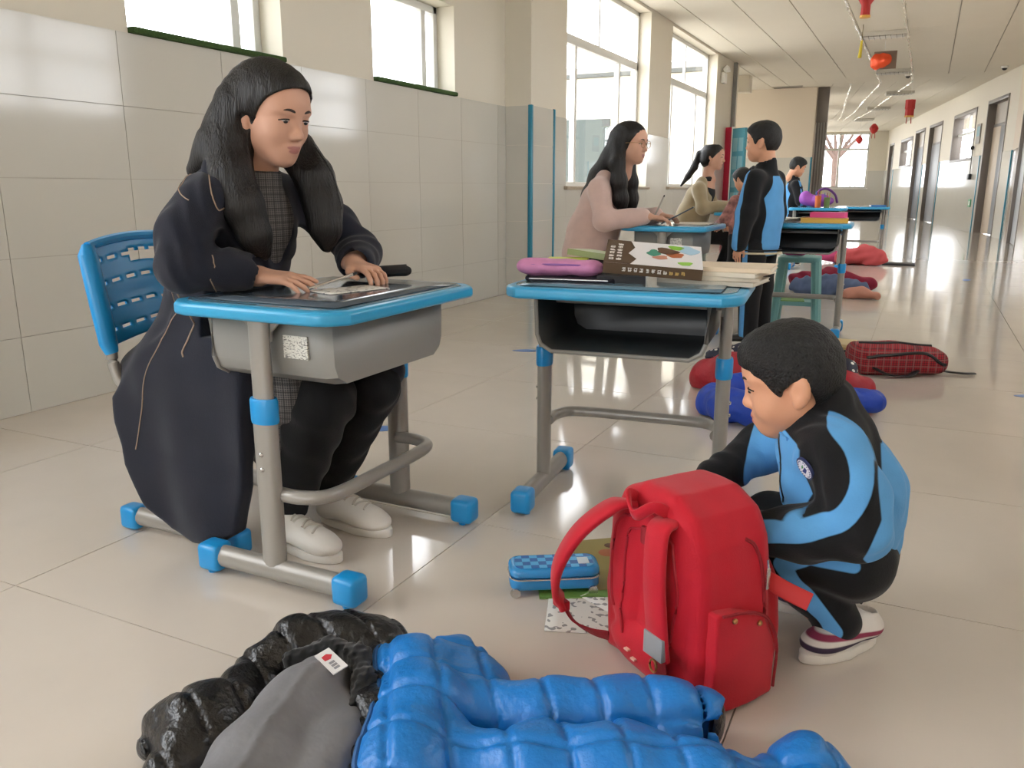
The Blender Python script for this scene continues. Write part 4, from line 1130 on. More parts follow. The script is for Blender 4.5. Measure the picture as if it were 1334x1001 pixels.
# ------------------------------------------------------------------ women seated further along the wall
m_wood = M('dark lining', '1d1c20', rough=0.9)
def seated(loc, label, jacket, ponytail, glasses, hy=.245, pitch=4, yaw=-10, rz=0, hz=1.15, mouth=.0):
    e = empty('person', loc, rz, label, 'person', 'adults seated along the wall')
    H = Fr((hy, 0, hz), rotm(0, pitch, yaw), 1.0)
    r = 0.006
    f = F([-.25, -.4, .03], [.62, .4, 1.32], r)
    head(f, H, neck=.12, mouth_open=mouth)
    f.chain([(0, 0, .5), (.06, 0, .7), (.12, 0, .88), (.18, 0, .98)], [.11, .10, .10, .05], .03)
    A = []
    for s in (-1, 1):
        sh, el, wr = (.115, s * .165, .90), (.17, s * .215, .725), (.40, s * .12, .745)
        A.append((sh, el, wr)); f.chain([sh, el, wr], [.042, .034, .024], .02)
        hand(f, Fr(wr, axes((.1, -s * .03, -.01), (0, 0, 1)), .95), (15, 25, 20), 1, -s, .004)
        f.chain([(.02, s * .09, .46), (.42, s * .09, .44), (.30, s * .09, .09)], [.06, .045, .03], .02)
    bd = f.mesh('body', m_skin_w, e, [lips_zone(H)], 1)
    face_bits(bd, H, (0, 0, 0), lids=.6)
    f = F([-.30, -.4, .38], [.50, .4, 1.12], r)
    f.chain([(-.01, 0, .52), (.03, 0, .66), (.085, 0, .82)], [.155, .142, .135], .05, sc=(1, 1.12, 1))
    f.cone((.105, -.12, .905), (.105, .12, .905), .062, .062, .05)
    f.chain([(.115, -.06, .96), (.115, .06, .96)], [.050, .050], .04)
    for sh, el, wr in A: f.chain([sh, el, (wr[0] - .03, wr[1], wr[2])], [.062, .060, .050], .03)
    f.cone((.215, 0, .98), (.225, 0, .62), .06, .055, .008, 'cut', sc=(1, .7, 1))
    f.cone((.165, 0, .965), (.20, 0, 1.08), .055, .07, .008, 'cut')
    f.all(lambda X, Y, Z: .003 * wob(X, Y, Z, 40, 21), 0, 'off')
    f.mesh('coat', jacket, e, None, 1)
    f = F([-.25, -.2, .06], [.56, .2, .62], .008)
    for s in (-1, 1): f.chain([(.0, s * .09, .47), (.44, s * .09, .45), (.31, s * .09, .10)], [.085, .066, .048], .03)
    f.mesh('trousers', m_tights, e, None, 1)
    f = F([.0, -.18, .76], [.42, .18, 1.12], .006)
    f.chain([(.05, 0, .72), (.115, 0, .86)], [.13, .115], .03); f.cone((.145, 0, .93), (.165, 0, .985), .066, .058, .02)
    f.mesh('pullover', m_wood, e, None, 1)
    f = F([-.30, -.22, .62], [.40, .22, 1.30], .006)
    hell(f, H, (-.018, 0, .036), (.108, .088, .090), .01)
    hell(f, H, (-.055, 0, -.02), (.072, .080, .085), .03)
    if ponytail:
        f.chain([H.p((-.11, 0, .035)), H.p((-.14, 0, .02)), (.02, 0, 1.10), (-.04, .0, 1.01), (-.10, 0, .93)], [.030, .030, .034, .028, .010], .015)
        hell(f, H, (.090, 0, -.045), (.100, .12, .105), .006, 'cut')
    else:
        f.chain([H.p((-.07, 0, 0)), (.13, 0, 1.05), (.06, 0, .96), (.0, .0, .85), (-.05, 0, .76)], [.080, .080, .075, .060, .020], .03, sc=(.8, 1.1, 1))
        for s in (-1, 1): f.chain([H.p((-.04, s * .06, -.01)), (.20, s * .095, 1.04), (.215, s * .10, .94), (.225, s * .095, .84), (.245, s * .08, .74)], [.040, .040, .044, .042, .015], .03)
        hell(f, H, (.095, 0, -.030), (.088, .105, .098), .006, 'cut')
    f.all(lambda X, Y, Z: .0012 * np.sin(260 * Y + 120 * X + 5 * np.sin(9 * Z)), 0, 'off')
    f.mesh('hair', m_hair, e, None, 1)
    if ponytail: 
        b = B(); b.lathe([(.026, -.012), (.032, 0), (.026, .012)], 12, T=Matrix.Translation(H.p((-.125, 0, .028))) @ Matrix.Rotation(math.radians(70), 4, 'Y')); b.build('hair_tie', M('maroon band', '5a2a2e', rough=.8), e)
    if glasses:
        b = B()
        g = None
        for s in (-1, 1):
            b = B(); b.tube([H.p((.098, s * .034 + .024 * math.cos(a), -.002 + .020 * math.sin(a))) for a in np.linspace(0, 2 * math.pi, 20, endpoint=False)], .0016, 6, closed=True)
            b.tube([H.p((.097, s * .057, .004)), H.p((.05, s * .078, .004)), H.p((-.01, s * .082, -.002))], .0014, 6)
            if s > 0: b.tube([H.p((.099, -.011, .002)), H.p((.102, 0, .005)), H.p((.099, .011, .002))], .0014, 6)
            b.build('glasses_rim', M('gold wire', 'a3825a', rough=.3, metal=.8), e)
    for s in (-1, 1): shoe(e, Fr((.27, s * .09, 0), rotm(0, 0, 0)), (0, 0, 0), m_black, m_black, .24)
    return e
m_pink = zone_mat('pale pink wool', ['c9ada3'], rough=0.9, sheen=0.4, bump=0.2)
m_beige = zone_mat('beige wool', ['a59678'], rough=0.9, sheen=0.3, bump=0.2)
seated((-1.81, 4.74, 0), 'woman in pale pink coat and thin glasses writing, long dark hair', m_pink, False, True, hz=1.155, mouth=.003)
seated((-2.03, 8.02, 0), 'woman in beige coat with a dark ponytail at a desk', m_beige, True, False, yaw=-2, hz=1.19, hy=.20)

# ------------------------------------------------------------------ children standing at the desks
def standing(loc, rz, label, s=1.0, zones=True, hair='bowl', jacket=None, head_yaw=0, head_pitch=0, arm_fwd=0.0, trousers=None, res=.006):
    """1.30 m child at s = 1, facing local +x"""
    e = empty('person', loc, rz, label, 'person', 'children standing beside the desks')
    e.scale = (s, s, s)
    H = Fr((.015, 0, 1.175), rotm(0, head_pitch, head_yaw), .98)
    f = F([-.2, -.32, .03], [.34, .32, 1.32], res)
    head(f, H, True, neck=.10)
    f.chain([(0, 0, .62), (0, 0, .80), (-.005, 0, .97)], [.09, .095, .06], .03)
    A = []
    for q in (-1, 1):
        sh = (-.01, q * .130, .965); el = (.0 + .06 * arm_fwd, q * .185, .775); wr = (.03 + .20 * arm_fwd, q * .185 - q * .07 * arm_fwd, .60 + .12 * arm_fwd)
        A.append((sh, el, wr)); f.chain([sh, el, wr], [.034, .03, .02], .02)
        d = np.array(wr) - np.array(el)
        hand(f, Fr(wr, axes(d, (0, q, .05)), .74), (12, 20, 15), 1, q if d[0] >= 0 else q, .003)
        f.chain([(0, q * .065, .60), (.005, q * .07, .34), (-.01, q * .075, .07)], [.062, .05, .03], .02)
    bd = f.mesh('body', m_skin_k, e, [lips_zone(H)], 1)
    face_bits(bd, H, (0, 0, 0), lids=.4, kid=True)
    if hair == 'bowl': short_hair(e, H, (0, 0, 0), .005, -.012, .0008, nape=-.05)
    else:
        short_hair(e, H, (0, 0, 0), .005, -.012, .0006, nape=-.07)
        b = B(); b.tube(bez([H.p((-.09, 0, .05)), H.p((-.15, 0, .06)), H.p((-.17, 0, .0)), H.p((-.16, 0, -.07))], 5), [.02] * 5 + [.028] * 5 + [.022] * 3 + [.012] * 3, 10); b.build('ponytail', m_hair, e)
    def z(X, Y, Z):
        o = None
        for sh, el, wr in A:
            q = 1 if sh[1] > 0 else -1
            arm = np.minimum(f_cone(X, Y, Z, sh, el, .066, .062), f_cone(X, Y, Z, el, wr, .062, .056))
            st = near_line([(sh[0] + .035, sh[1] + q * .03, sh[2] + .04), (sh[0] + .03, sh[1] + q * .045, sh[2] - .04), (el[0] + .02, el[1] + q * .05, el[2]), (wr[0] + .01, wr[1] + q * .04, wr[2] - .02)], .021)(X, Y, Z)
            o = (st, arm) if o is None else (np.minimum(o[0], st), np.minimum(o[1], arm))
        front = np.maximum(np.maximum(-X + .03, Z - .93), -o[1])
        rag = np.abs(Y) - .105 - .0 * Z
        back = np.maximum(np.maximum(np.maximum(X + .035, Z - .985), rag + .55 * np.maximum(Z - .86, 0)), -1.0)
        return np.minimum(np.minimum(o[0], front), back)
    f = F([-.24, -.34, .48], [.36, .34, 1.12], res)
    f.chain([(.0, 0, .60), (.0, 0, .76), (-.005, 0, .90)], [.112, .115, .108], .04, sc=(1, 1.16, 1))
    f.cone((-.01, -.09, .965), (-.01, .09, .965), .052, .052, .04)
    f.cone((-.012, 0, 1.0), (-.008, 0, 1.055), .068, .060, .02)
    for sh, el, wr in A: f.chain([sh, el, (wr[0], wr[1], wr[2])], [.056, .056, .046], .03)
    f.cone((.0, 0, 1.02), (.005, 0, 1.12), .046, .062, .006, 'cut')
    f.all(lambda X, Y, Z: (Z - .530) * -1 + 0 * (X + Y) if False else (Z - .530) + 0 * (X + Y), .004, 'cut')
    f.all(lambda X, Y, Z: .0025 * wob(X, Y, Z, 45, 31), 0, 'off')
    jk = f.mesh('jacket', jacket or m_uni, e, [z] if zones else None, 1)
    if zones:
        b = B(); b.tube([(.125 * math.cos(a), .143 * math.sin(a), .548) for a in np.linspace(0, 2 * math.pi, 28, endpoint=False)], .006, 6, closed=True); b.build('hem_trim', M('pale trim', 'cfc4a8', rough=.8), jk)
        b = B(); b.tube([(.122 * math.cos(a), .140 * math.sin(a), .565) for a in np.linspace(0, 2 * math.pi, 28, endpoint=False)], .005, 6, closed=True); b.build('hem_trim', m_black, jk)
    f = F([-.16, -.2, .05], [.18, .2, .66], res)
    for q in (-1, 1): f.chain([(0, q * .062, .60), (.005, q * .072, .34), (-.005, q * .078, .075)], [.082, .066, .056], .03)
    tz = [lambda X, Y, Z: np.maximum(np.abs(X - .012) - .018, -(np.abs(Y) - .10))]
    f.mesh('trousers', trousers or m_uni, e, tz if zones else None, 1)
    for q in (-1, 1): shoe(e, Fr((-.065, q * .078, 0), rotm(0, 0, q * 8)), (0, 0, 0), m_black, m_sole, .19)
    return e
standing((-.845, 4.98, 0), 162, 'standing boy with bowl-cut black hair in blue and black tracksuit, back turned', .985, head_yaw=12)
standing((-1.42, 10.5, 0), 20, 'boy in dark tracksuit bending his head beside the purple bag', .98, head_pitch=18, arm_fwd=.8, res=.009)
m_floral = M('brown and pink print jacket', '8b5e58', rough=.85, var=.75, vscale=16)
standing((-1.37, 7.15, 0), 150, 'girl in brown and pink patterned jacket leaning by the beige teacher', .83, False, 'tail', m_floral, 0, 20, .9, m_tights, res=.009)
# ------------------------------------------------------------------ red backpack
m_red = zone_mat('red backpack nylon', ['c01228'], rough=0.7, sheen=0.15, bump=0.2, bscale=500, var=0.06)
m_redd = M('dark red webbing', '8e1420', rough=0.75, bump=0.3, bscale=400)
m_redz = M('red trim', 'a81024', rough=0.6)
m_reflect = M('grey reflective patch', '8f9092', rough=0.4)
bp = empty('backpack', (-.338, 1.418, 0), -34, 'red school backpack standing upright with shoulder straps hanging loose', 'backpack')
ARCH = [(-.135, .0), (-.140, .10), (-.138, .22), (-.125, .30), (-.095, .35), (-.045, .378), (.045, .378), (.095, .35), (.125, .30), (.138, .22), (.140, .10), (.135, .0)]
def slab(f, y0, y1, poly, rnd, k, lean=0.0, bulge=0.0):
    def g(X, Y, Z):
        a = f_poly(X + 0 * Z, Z + 0 * X, poly) + rnd
        yy = Y + lean * Z
        bl = bulge * np.clip(1 - (X / .14) ** 2, 0, 1) * np.clip(1 - ((Z - .17) / .24) ** 2, 0, 1)
        b_ = np.maximum(y0 - yy, yy - y1 - bl) + rnd
        return np.minimum(np.maximum(a, b_), 0) + np.sqrt(np.maximum(a, 0) ** 2 + np.maximum(b_, 0) ** 2) - rnd
    f.fn((-.16, y0 - .08, -.01), (.16, y1 + .12, .40), g, k)
f = F([-.19, -.17, -.01], [.19, .22, .42], .0042)
slab(f, -.085, .090, ARCH, .030, .01, 0.0, .02)
slab(f, .075, .135, [(x * .86, z * .62 + .012) for x, z in ARCH], .022, .012, 0.0, .02)
# padded back panel: two cushions and a hollow between
for s in (-1, 1): f.ell((s * .066, -.085, .20), (.044, .016, .125), None, .012)
f.ell((0, -.085, .055), (.10, .020, .042), None, .015)
f.all(lambda X, Y, Z: .002 * wob(X, Y, Z, 55, 14), 0, 'off')
f.fn((-.2, -.2, -.05), (.2, .25, 0.004), lambda X, Y, Z: (Z - .002) + 0 * (X + Y), .002, 'cut')
bd, bb_ = f.mesh('body', m_red, bp, None, 1, keep=True)
def strap(path, w, t, mat, name, par, up=(0, 0, 1), r=1.0):
    b = B(); b.tube(bez(path, 8), r, 12, sx=w, sy=t, up=up); return b.build(name, mat, par)
def ribbon(path, w, t, mat, name, par, wdir, n=8):
    """flat band: path, half-width along wdir(i) blended between two directions"""
    P = bez(path, n); k = len(P); b = B(); V = []
    d0, d1 = Vector(wdir[0]), Vector(wdir[1])
    for i, p in enumerate(P):
        p = Vector(p); tg = (Vector(P[min(i + 1, k - 1)]) - Vector(P[max(i - 1, 0)])).normalized()
        wd = d0.lerp(d1, i / (k - 1)); wd = (wd - tg * wd.dot(tg)).normalized(); nn = tg.cross(wd)
        V.append([b.bm.verts.new(p + wd * (w * c) + nn * (t * e)) for c, e in ((-1, -.4), (-.85, -1), (.85, -1), (1, -.4), (1, .4), (.85, 1), (-.85, 1), (-1, .4))])
    for A, C in zip(V, V[1:]):
        for j in range(8): b.bm.faces.new((A[j], A[(j + 1) % 8], C[(j + 1) % 8], C[j]))
    b.bm.faces.new(V[0][::-1]); b.bm.faces.new(V[-1])
    return b.build(name, mat, par, angle=60)
s1 = ribbon([(-.050, -.080, .335), (-.070, -.118, .330), (-.112, -.160, .275), (-.150, -.180, .20), (-.178, -.172, .13), (-.185, -.150, .090)], .026, .007, m_red, 'shoulder_strap', bp, ((1, 0, .2), (.75, -.6, .1)))
ribbon([(-.185, -.150, .092), (-.178, -.125, .045), (-.150, -.100, .028), (-.115, -.082, .030)], .013, .0022, m_redd, 'webbing', s1, ((.75, -.6, .1), (.3, -.2, 1)))
b = B(); b.box((-.205, -.160, .078), (-.166, -.142, .098), .003); b.build('buckle', m_redz, s1)
s2 = ribbon([(.045, -.080, .335), (.058, -.116, .325), (.068, -.128, .25), (.072, -.124, .17), (.074, -.115, .095)], .026, .007, m_red, 'shoulder_strap', bp, ((1, 0, .1), (1, 0, 0)))
ribbon([(.074, -.115, .10), (.076, -.110, .06), (.078, -.104, .028)], .017, .0022, m_redd, 'webbing', s2, ((1, 0, 0), (1, 0, 0)))
b = B(); b.box((.048, -.131, .098), (.098, -.119, .142), .002); b.build('reflective_patch', m_reflect, s2)
b = B(); b.box((.056, -.118, .022), (.098, -.104, .050), .003); b.box((.062, -.122, .030), (.092, -.116, .042), .002); b.build('buckle', m_redz, s2)
b = B(); b.tube([(.072 + .009 * math.cos(a), -.126, .080 + .012 * math.sin(a)) for a in np.linspace(0, 6.283, 14, endpoint=False)], .0022, 6, closed=True); b.build('ring', M('brass ring', 'b98d5c', rough=.3, metal=.8), s2)
ribbon([(-.042, -.078, .345), (-.036, -.108, .362), (.0, -.122, .338), (.036, -.108, .362), (.042, -.078, .345)], .011, .003, m_red, 'carry_handle', bp, ((0, -.4, 1), (0, -.4, 1)))
b = B(); b.tube(snap([(x, -.2, z) for x, z in bez([(-.10, .10), (-.115, .20), (-.09, .31), (0, .34), (.09, .31), (.115, .20), (.10, .10)], 6)], bb_, .001), .0030, 6); b.build('piping', m_redz, bp)
b = B(); b.tube(snap([(x, -.2, z) for x, z in bez([(-.055, .10), (-.035, .16), (-.028, .28), (0, .31), (.028, .28), (.035, .16), (.055, .10)], 6)], bb_, .001), .0025, 6); b.build('piping', m_redz, bp)
b = B(); b.box((-.020, -.092, .270), (.006, -.080, .305), .004); b.build('name_window', m_redd, bp)
for x, z in ((-.03, .055), (-.01, .045)):
    b = B(); b.box((x, -.112, z), (x + .012, -.104, z + .003)); b.build('stitch_bar', M('pale stitch', 'e8b9a8', rough=.7), bp, smooth=False)
# zip line over the lid, side pocket with slanted flap, pullers
b = B(); b.tube(snap([(.17, y, z) for y, z in bez([(.075, .05), (.070, .17), (.055, .27), (.03, .33)], 6)], bb_, .001), .0035, 6); b.build('zipper', m_redd, bp)
f = F([.09, -.10, -.01], [.19, .12, .24], .0042)
f.fn((.125, -.07, 0), (.165, .085, .19), lambda X, Y, Z: np.maximum(np.maximum(np.abs(X - .142) - .016 - .006 * np.cos(22 * Y), f_poly(Y + 0 * Z, Z + 0 * Y, [(-.065, .008), (.085, .008), (.085, .10), (.05, .17), (-.02, .195), (-.065, .20)])), -1), .006)
pk = f.mesh('side_pocket', m_red, bp, None, 1)
b = B(); b.tube(bez([(.162, -.055, .198), (.166, .0, .193), (.164, .05, .168), (.160, .083, .105), (.158, .084, .02)], 6), .003, 6); b.build('pocket_hem', m_redd, pk)
for y, z in ((-.03, .185), (.03, .165)):
    b = B(); b.lathe([(.005, 0), (.005, .003), (.003, .005)], 10, T=Matrix.Translation((.164, y, z)) @ Matrix.Rotation(math.radians(90), 4, 'Y')); b.build('snap_button', M('brass ring', 'b98d5c'), pk)
b = B(); b.box((.148, .055, .215), (.152, .063, .255), .001); b.tube([(.150, .059, .255 + 0), (.148, .058, .27)], .002, 6); b.build('zip_puller', m_steel, bp)
ribbon([(.11, .09, .215), (.155, .10, .205), (.195, .118, .195)], .016, .004, M('bright red lining', 'c23030', rough=.7), 'open_flap', bp, ((0, .3, 1), (0, .5, .8)))

# ------------------------------------------------------------------ pencil case, books and papers on the floor
m_tin = M('blue tin', '2f8fd0', rough=.25, spec=.6)
m_check = bpy.data.materials.new('blue check print'); m_check.use_nodes = True
def checker(m, a, c, sc, rough=.3):
    nt = m.node_tree; N = nt.nodes; L = nt.links; b = N['Principled BSDF']; b.inputs['Roughness'].default_value = rough
    tc = N.new('ShaderNodeTexCoord'); ck = N.new('ShaderNodeTexChecker'); ck.inputs['Scale'].default_value = sc
    ck.inputs[1].default_value = lin(a); ck.inputs[2].default_value = lin(c)
    L.new(tc.outputs['Object'], ck.inputs[0]); L.new(ck.outputs[0], b.inputs['Base Color']); return m
checker(m_check, '58b4e6', '1d63b0', 55)
pcs = empty('pencil_case', (-.685, 1.610, 0.010), 31, 'blue checked tin pencil case with small wheels lying on the floor papers', 'pencil case')
b = B(); b.prism(stadium(.205, .088, .026), .004, .030, .005, 2); b.build('bottom_shell', m_tin, pcs)
b = B(); b.prism(stadium(.207, .090, .026), .031, .054, .010, 3); ld = b.build('lid', m_tin, pcs)
b = B(); b.prism(stadium(.180, .066, .018), .054, .0555, .0005, 1); b.build('printed_panel', m_check, ld)
b = B(); b.tube([(p[0], p[1], .0305) for p in stadium(.206, .089, .026)], .0022, 6, closed=True); b.build('zipper', m_steel, pcs)
b = B(); b.box((.055, -.020, .0555), (.080, .012, .0568)); b.build('name_label', M('pale label', 'd6e4ec', rough=.4), ld, smooth=False)
for x in (-.092, .085):
    b = B(); b.lathe([(.011, -.004), (.012, 0), (.011, .004)], 14, T=Matrix.Translation((x, -.046, .0115 - .010)) @ Matrix.Rotation(math.radians(90), 4, 'X')); b.build('wheel', m_steel, pcs)
def book(name, loc, rz, size, cover, label, cat='book', group=None, tilt=(0, 0), pages='e6e2d8', spine=None):
    e = empty(name, loc, 0, label, cat, group); e.rotation_euler = (math.radians(tilt[0]), math.radians(tilt[1]), math.radians(rz))
    w, d, h = size; c = min(.0018, h * .3)
    b = B(); b.box((-w / 2 + .002, -d / 2 + .003, c), (w / 2 - .002, d / 2 - .003, h - c)); b.build('pages', M('paper ' + pages, pages, rough=.8), e, smooth=False)
    b = B(); b.box((-w / 2, -d / 2, 0), (w / 2, d / 2, c)); b.build('back_cover', cover, e, smooth=False)
    b = B(); b.box((-w / 2, -d / 2, h - c), (w / 2, d / 2, h)); b.build('front_cover', cover, e, smooth=False)
    b = B(); b.box((-w / 2, -d / 2 - .0015, 0), (w / 2, -d / 2 + .0005, h)); b.build('spine', spine or cover, e, smooth=False)
    return e
def sheet(name, loc, rz, size, mat, label, cat='paper', group=None, curl=.006):
    e = empty(name, loc, rz, label, cat, group); n = 7; v = []
    for j in range(n):
        for i in range(n):
            u, q = i / (n - 1) - .5, j / (n - 1) - .5
            v.append((u * size[0], q * size[1], .0008 + curl * max(0, abs(u) * 2 - .5) ** 2 * (1 if u > 0 else .4)))
    o = mesh('sheet', v, [(j * n + i, j * n + i + 1, (j + 1) * n + i + 1, (j + 1) * n + i) for j in range(n - 1) for i in range(n - 1)], mat, e, True)
    so = o.modifiers.new('thick', 'SOLIDIFY'); so.thickness = .0012; so.offset = 1
    return e
m_print = bpy.data.materials.new('printed worksheet'); m_print.use_nodes = True; print_mat(m_print, 'dedbd4', '8f8c8a', 60, 60, .60)
ol = book('picture_book', (-.585, 1.80, 0), 38, (.20, .27, .006), M('olive cover', '9a8d55', rough=.5), 'olive green picture book lying behind the pencil case')
for x, y, r, c in ((-.02, .05, .022, 'b06a4a'), (.03, .06, .016, 'd8d0b0'), (.0, .09, .014, '6a4a3a'), (.05, .03, .012, 'b4513c')):
    b = B(); b.lathe([(r, .006), (r * .9, .0066)], 12, T=Matrix.Translation((x, y, 0))); b.build('cover_patch', M('patch ' + c, c, rough=.6), ol)
sheet('worksheet', (-.575, 1.565, .0002), 20, (.19, .24), m_print, 'white printed worksheet sticking out under the pencil case')
sheet('worksheet', (-.47, 1.66, .0022), -25, (.19, .25), m_print, 'white printed worksheet beside the red backpack strap', curl=.014)
book('notebook', (-.640, 1.640, .0015), 28, (.18, .13, .004), M('green cover', '6f9a4a', rough=.5), 'thin green notebook directly under the pencil case', 'notebook')
book('folder', (-.49, 1.86, .0065), 25, (.16, .22, .006), M('teal folder', '3d6f78', rough=.5), 'dark teal folder half hidden behind the red backpack', 'folder')

# ------------------------------------------------------------------ jackets in front
def quilt(X, Y, Z, a, sp, depth, sp2=None, a2=0):
    u = (X * math.cos(a) + Y * math.sin(a)) * math.pi / sp + 1.3 * wob(X, Y, Z, 9, 2)
    d = depth * np.exp(-(np.sin(u) / .20) ** 2)
    if sp2:
        v = (X * math.cos(a2) + Y * math.sin(a2)) * math.pi / sp2 + 1.3 * wob(X, Y, Z, 8, 6)
        d = np.maximum(d, depth * np.exp(-(np.sin(v) / .20) ** 2))
    return d
m_bluej = M('glossy blue nylon', '1878c8', rough=.38, spec=.5, bump=.35, bscale=55)
m_blackj = M('glossy black nylon', '0d0d10', rough=.30, spec=.6, bump=.6, bscale=60)
m_grey = M('grey lining', '77777b', rough=.55, bump=.3, bscale=25, sheen=.1)
O = (-.60, 1.05, 0)
bj = empty('puffer_jacket', (O[0] + .045, O[1] - .075, 0), 0, 'bright blue quilted puffer jacket lying crumpled on the floor', 'jacket', 'jackets on the floor')
f = F([-1.0, .74, -.01], [.02, 1.40, .20], .005)
f.chain([(-.865, 1.225, .035), (-.78, 1.17, .055), (-.70, 1.08, .058), (-.66, .96, .05), (-.62, .84, .04)], [.045, .065, .075, .07, .06], .04)
f.chain([(-.74, 1.245, .045), (-.66, 1.20, .045)], [.055, .055], .04)
f.chain([(-.63, 1.13, .045), (-.52, 1.17, .050), (-.42, 1.215, .055), (-.33, 1.245, .058), (-.285, 1.262, .055)], [.055, .060, .062, .060, .054], .035)
f.chain([(-.60, 1.00, .035), (-.48, 1.04, .045), (-.36, 1.075, .055), (-.24, 1.10, .05), (-.17, 1.13, .04)], [.06, .07, .075, .07, .05], .04)
f.chain([(-.50, .88, .035), (-.30, .95, .04), (-.15, 1.02, .035)], [.07, .07, .06], .04)
f.chain([(-.165, 1.17, .035), (-.115, 1.215, .045), (-.075, 1.215, .035)], [.045, .060, .035], .03)
f.cone((-.285, 1.262, .055), (-.24, 1.277, .053), .036, .040, .006, 'cut')
f.all(lambda X, Y, Z: quilt(X, Y, Z, .55, .085, .0085, .095, 1.95) + .0035 * wob(X, Y, Z, 55, 9), 0, 'off')
f.all(lambda X, Y, Z: (Z - .002) + 0 * (X + Y), .003, 'cut')
bjo, bjb = f.mesh('shell', m_bluej, bj, None, 1, keep=True, off=O)
line_on(bjo, bjb, [(-.86, 1.23, .09), (-.84, 1.16, .09), (-.80, 1.06, .10), (-.74, .96, .10), (-.70, .86, .10)], O, .005, M('blue zip tape', '2c5f96', rough=.6), 'zipper')
b = B(); b.ell((-.262 - O[0], 1.270 - O[1], .055), (.012, .034, .036), 12); b.build('cuff', m_blackj, bj)
O = (-.93, .98, 0)
kj = empty('puffer_jacket', (O[0] + .035, O[1] - .06, 0), 0, 'black shiny puffer jacket lying open, showing its smooth grey lining', 'jacket', 'jackets on the floor')
f = F([-1.22, .66, -.01], [-.66, 1.36, .20], .005)
f.chain([(-1.035, 1.055, .045), (-1.00, 1.13, .055), (-.94, 1.175, .055), (-.88, 1.19, .05), (-.84, 1.16, .05)], [.05, .062, .066, .062, .05], .03)
f.chain([(-1.06, .86, .035), (-1.00, .88, .055), (-.95, .86, .05)], [.045, .062, .05], .03)
f.chain([(-1.02, .99, .04), (-.98, .92, .045), (-.97, .80, .04)], [.05, .055, .05], .03)
f.chain([(-.83, 1.12, .045), (-.76, 1.02, .045), (-.70, .92, .035), (-.66, .84, .03)], [.045, .045, .04, .03], .03)
f.all(lambda X, Y, Z: quilt(X, Y, Z, 1.2, .065, .008) + .005 * wob(X, Y, Z, 70, 19), 0, 'off')
f.all(lambda X, Y, Z: (Z - .002) + 0 * (X + Y), .003, 'cut')
f.mesh('shell', m_blackj, kj, None, 1, off=O)
f = F([-1.02, .66, -.01], [-.68, 1.18, .16], .005)
f.chain([(-.90, 1.065, .05), (-.875, .98, .055), (-.85, .86, .05), (-.83, .76, .045)], [.055, .068, .072, .07], .03)
f.chain([(-.80, 1.01, .045), (-.765, .93, .045), (-.73, .82, .04)], [.040, .048, .05], .03)
f.all(lambda X, Y, Z: .004 * np.exp(-((X + .845 + .28 * (Y - .9)) / .006) ** 2) * -1 + .0025 * wob(X, Y, Z, 50, 23), 0, 'off')
f.all(lambda X, Y, Z: (Z - .002) + 0 * (X + Y), .003, 'cut')
lo_, lb = f.mesh('lining', m_grey, kj, None, 1, keep=True, off=O)
# fuzzy collar trim and sewn-in label
f = F([-1.02, .95, .02], [-.72, 1.20, .16], .004)
f.chain([(-.965, 1.06, .085), (-.91, 1.105, .098), (-.85, 1.105, .098), (-.805, 1.06, .088), (-.785, 1.0, .075)], [.016, .018, .018, .017, .013], .02)
f.all(lambda X, Y, Z: .003 * wob(X, Y, Z, 420, 3), 0, 'off')
f.mesh('fleece_trim', M('black fleece', '0b0b0c', rough=.95, sheen=.3), kj, None, 0, off=O)
T = Matrix.Translation((-.862 - O[0], 1.045 - O[1], .118)) @ Matrix.Rotation(math.radians(-25), 4, 'Z') @ Matrix.Rotation(math.radians(12), 4, 'X')
b = B(); b.box((-.035, -.014, 0), (.035, .014, .002), T=T); lbo = b.build('sewn_label', M('white label', 'd9d7d6', rough=.7), kj, smooth=False)
b = B(); b.prism([(-.020, -.008), (-.006, -.008), (-.004, .002), (-.013, .009), (-.022, .002)], .002, .0026, T=T); b.build('label_mark', M('red mark', 'c2313c', rough=.7), lbo)
for k in range(3):
    b = B(); b.box((.003 + .009 * k, -.006, .002), (.009 + .009 * k, .004, .0026), T=T); b.build('label_character', M('grey print', '86868a', rough=.7), lbo, smooth=False)

# ------------------------------------------------------------------ clothes and bags further back on the floor
O = (-.50, 3.45, 0)
rj = empty('padded_jacket', O, 0, 'padded red and royal blue jacket in a heap near the second desk', 'jacket', 'jackets on the floor')
f = F([-1.05, 3.0, -.01], [.05, 4.0, .24], .009)
f.chain([(-.86, 3.72, .06), (-.70, 3.66, .085), (-.52, 3.70, .09), (-.32, 3.74, .08), (-.18, 3.74, .06)], [.07, .09, .095, .09, .06], .04)
f.all(lambda X, Y, Z: .014 * wob(X, Y, Z, 18, 5) + .007 * wob(X, Y, Z, 48, 6), 0, 'off')
f.all(lambda X, Y, Z: (Z - .002) + 0 * (X + Y), .003, 'cut')
f.mesh('red_lining', M('dark red nylon', 'a3182a', rough=.5, bump=.4, bscale=40), rj, None, 1, off=O)
f = F([-1.0, 3.0, -.01], [.12, 3.85, .22], .009)
f.chain([(-.68, 3.42, .05), (-.70, 3.28, .055), (-.63, 3.18, .06), (-.52, 3.17, .06), (-.44, 3.24, .06)], [.05, .06, .07, .07, .06], .03)
f.chain([(-.66, 3.46, .08), (-.52, 3.50, .08), (-.38, 3.50, .06)], [.06, .07, .06], .03)
f.chain([(-.36, 3.48, .05), (-.22, 3.52, .055), (-.11, 3.56, .055)], [.05, .055, .05], .03)
f.ell((-.60, 3.33, .12), (.06, .07, .06), None, .01, 'cut')
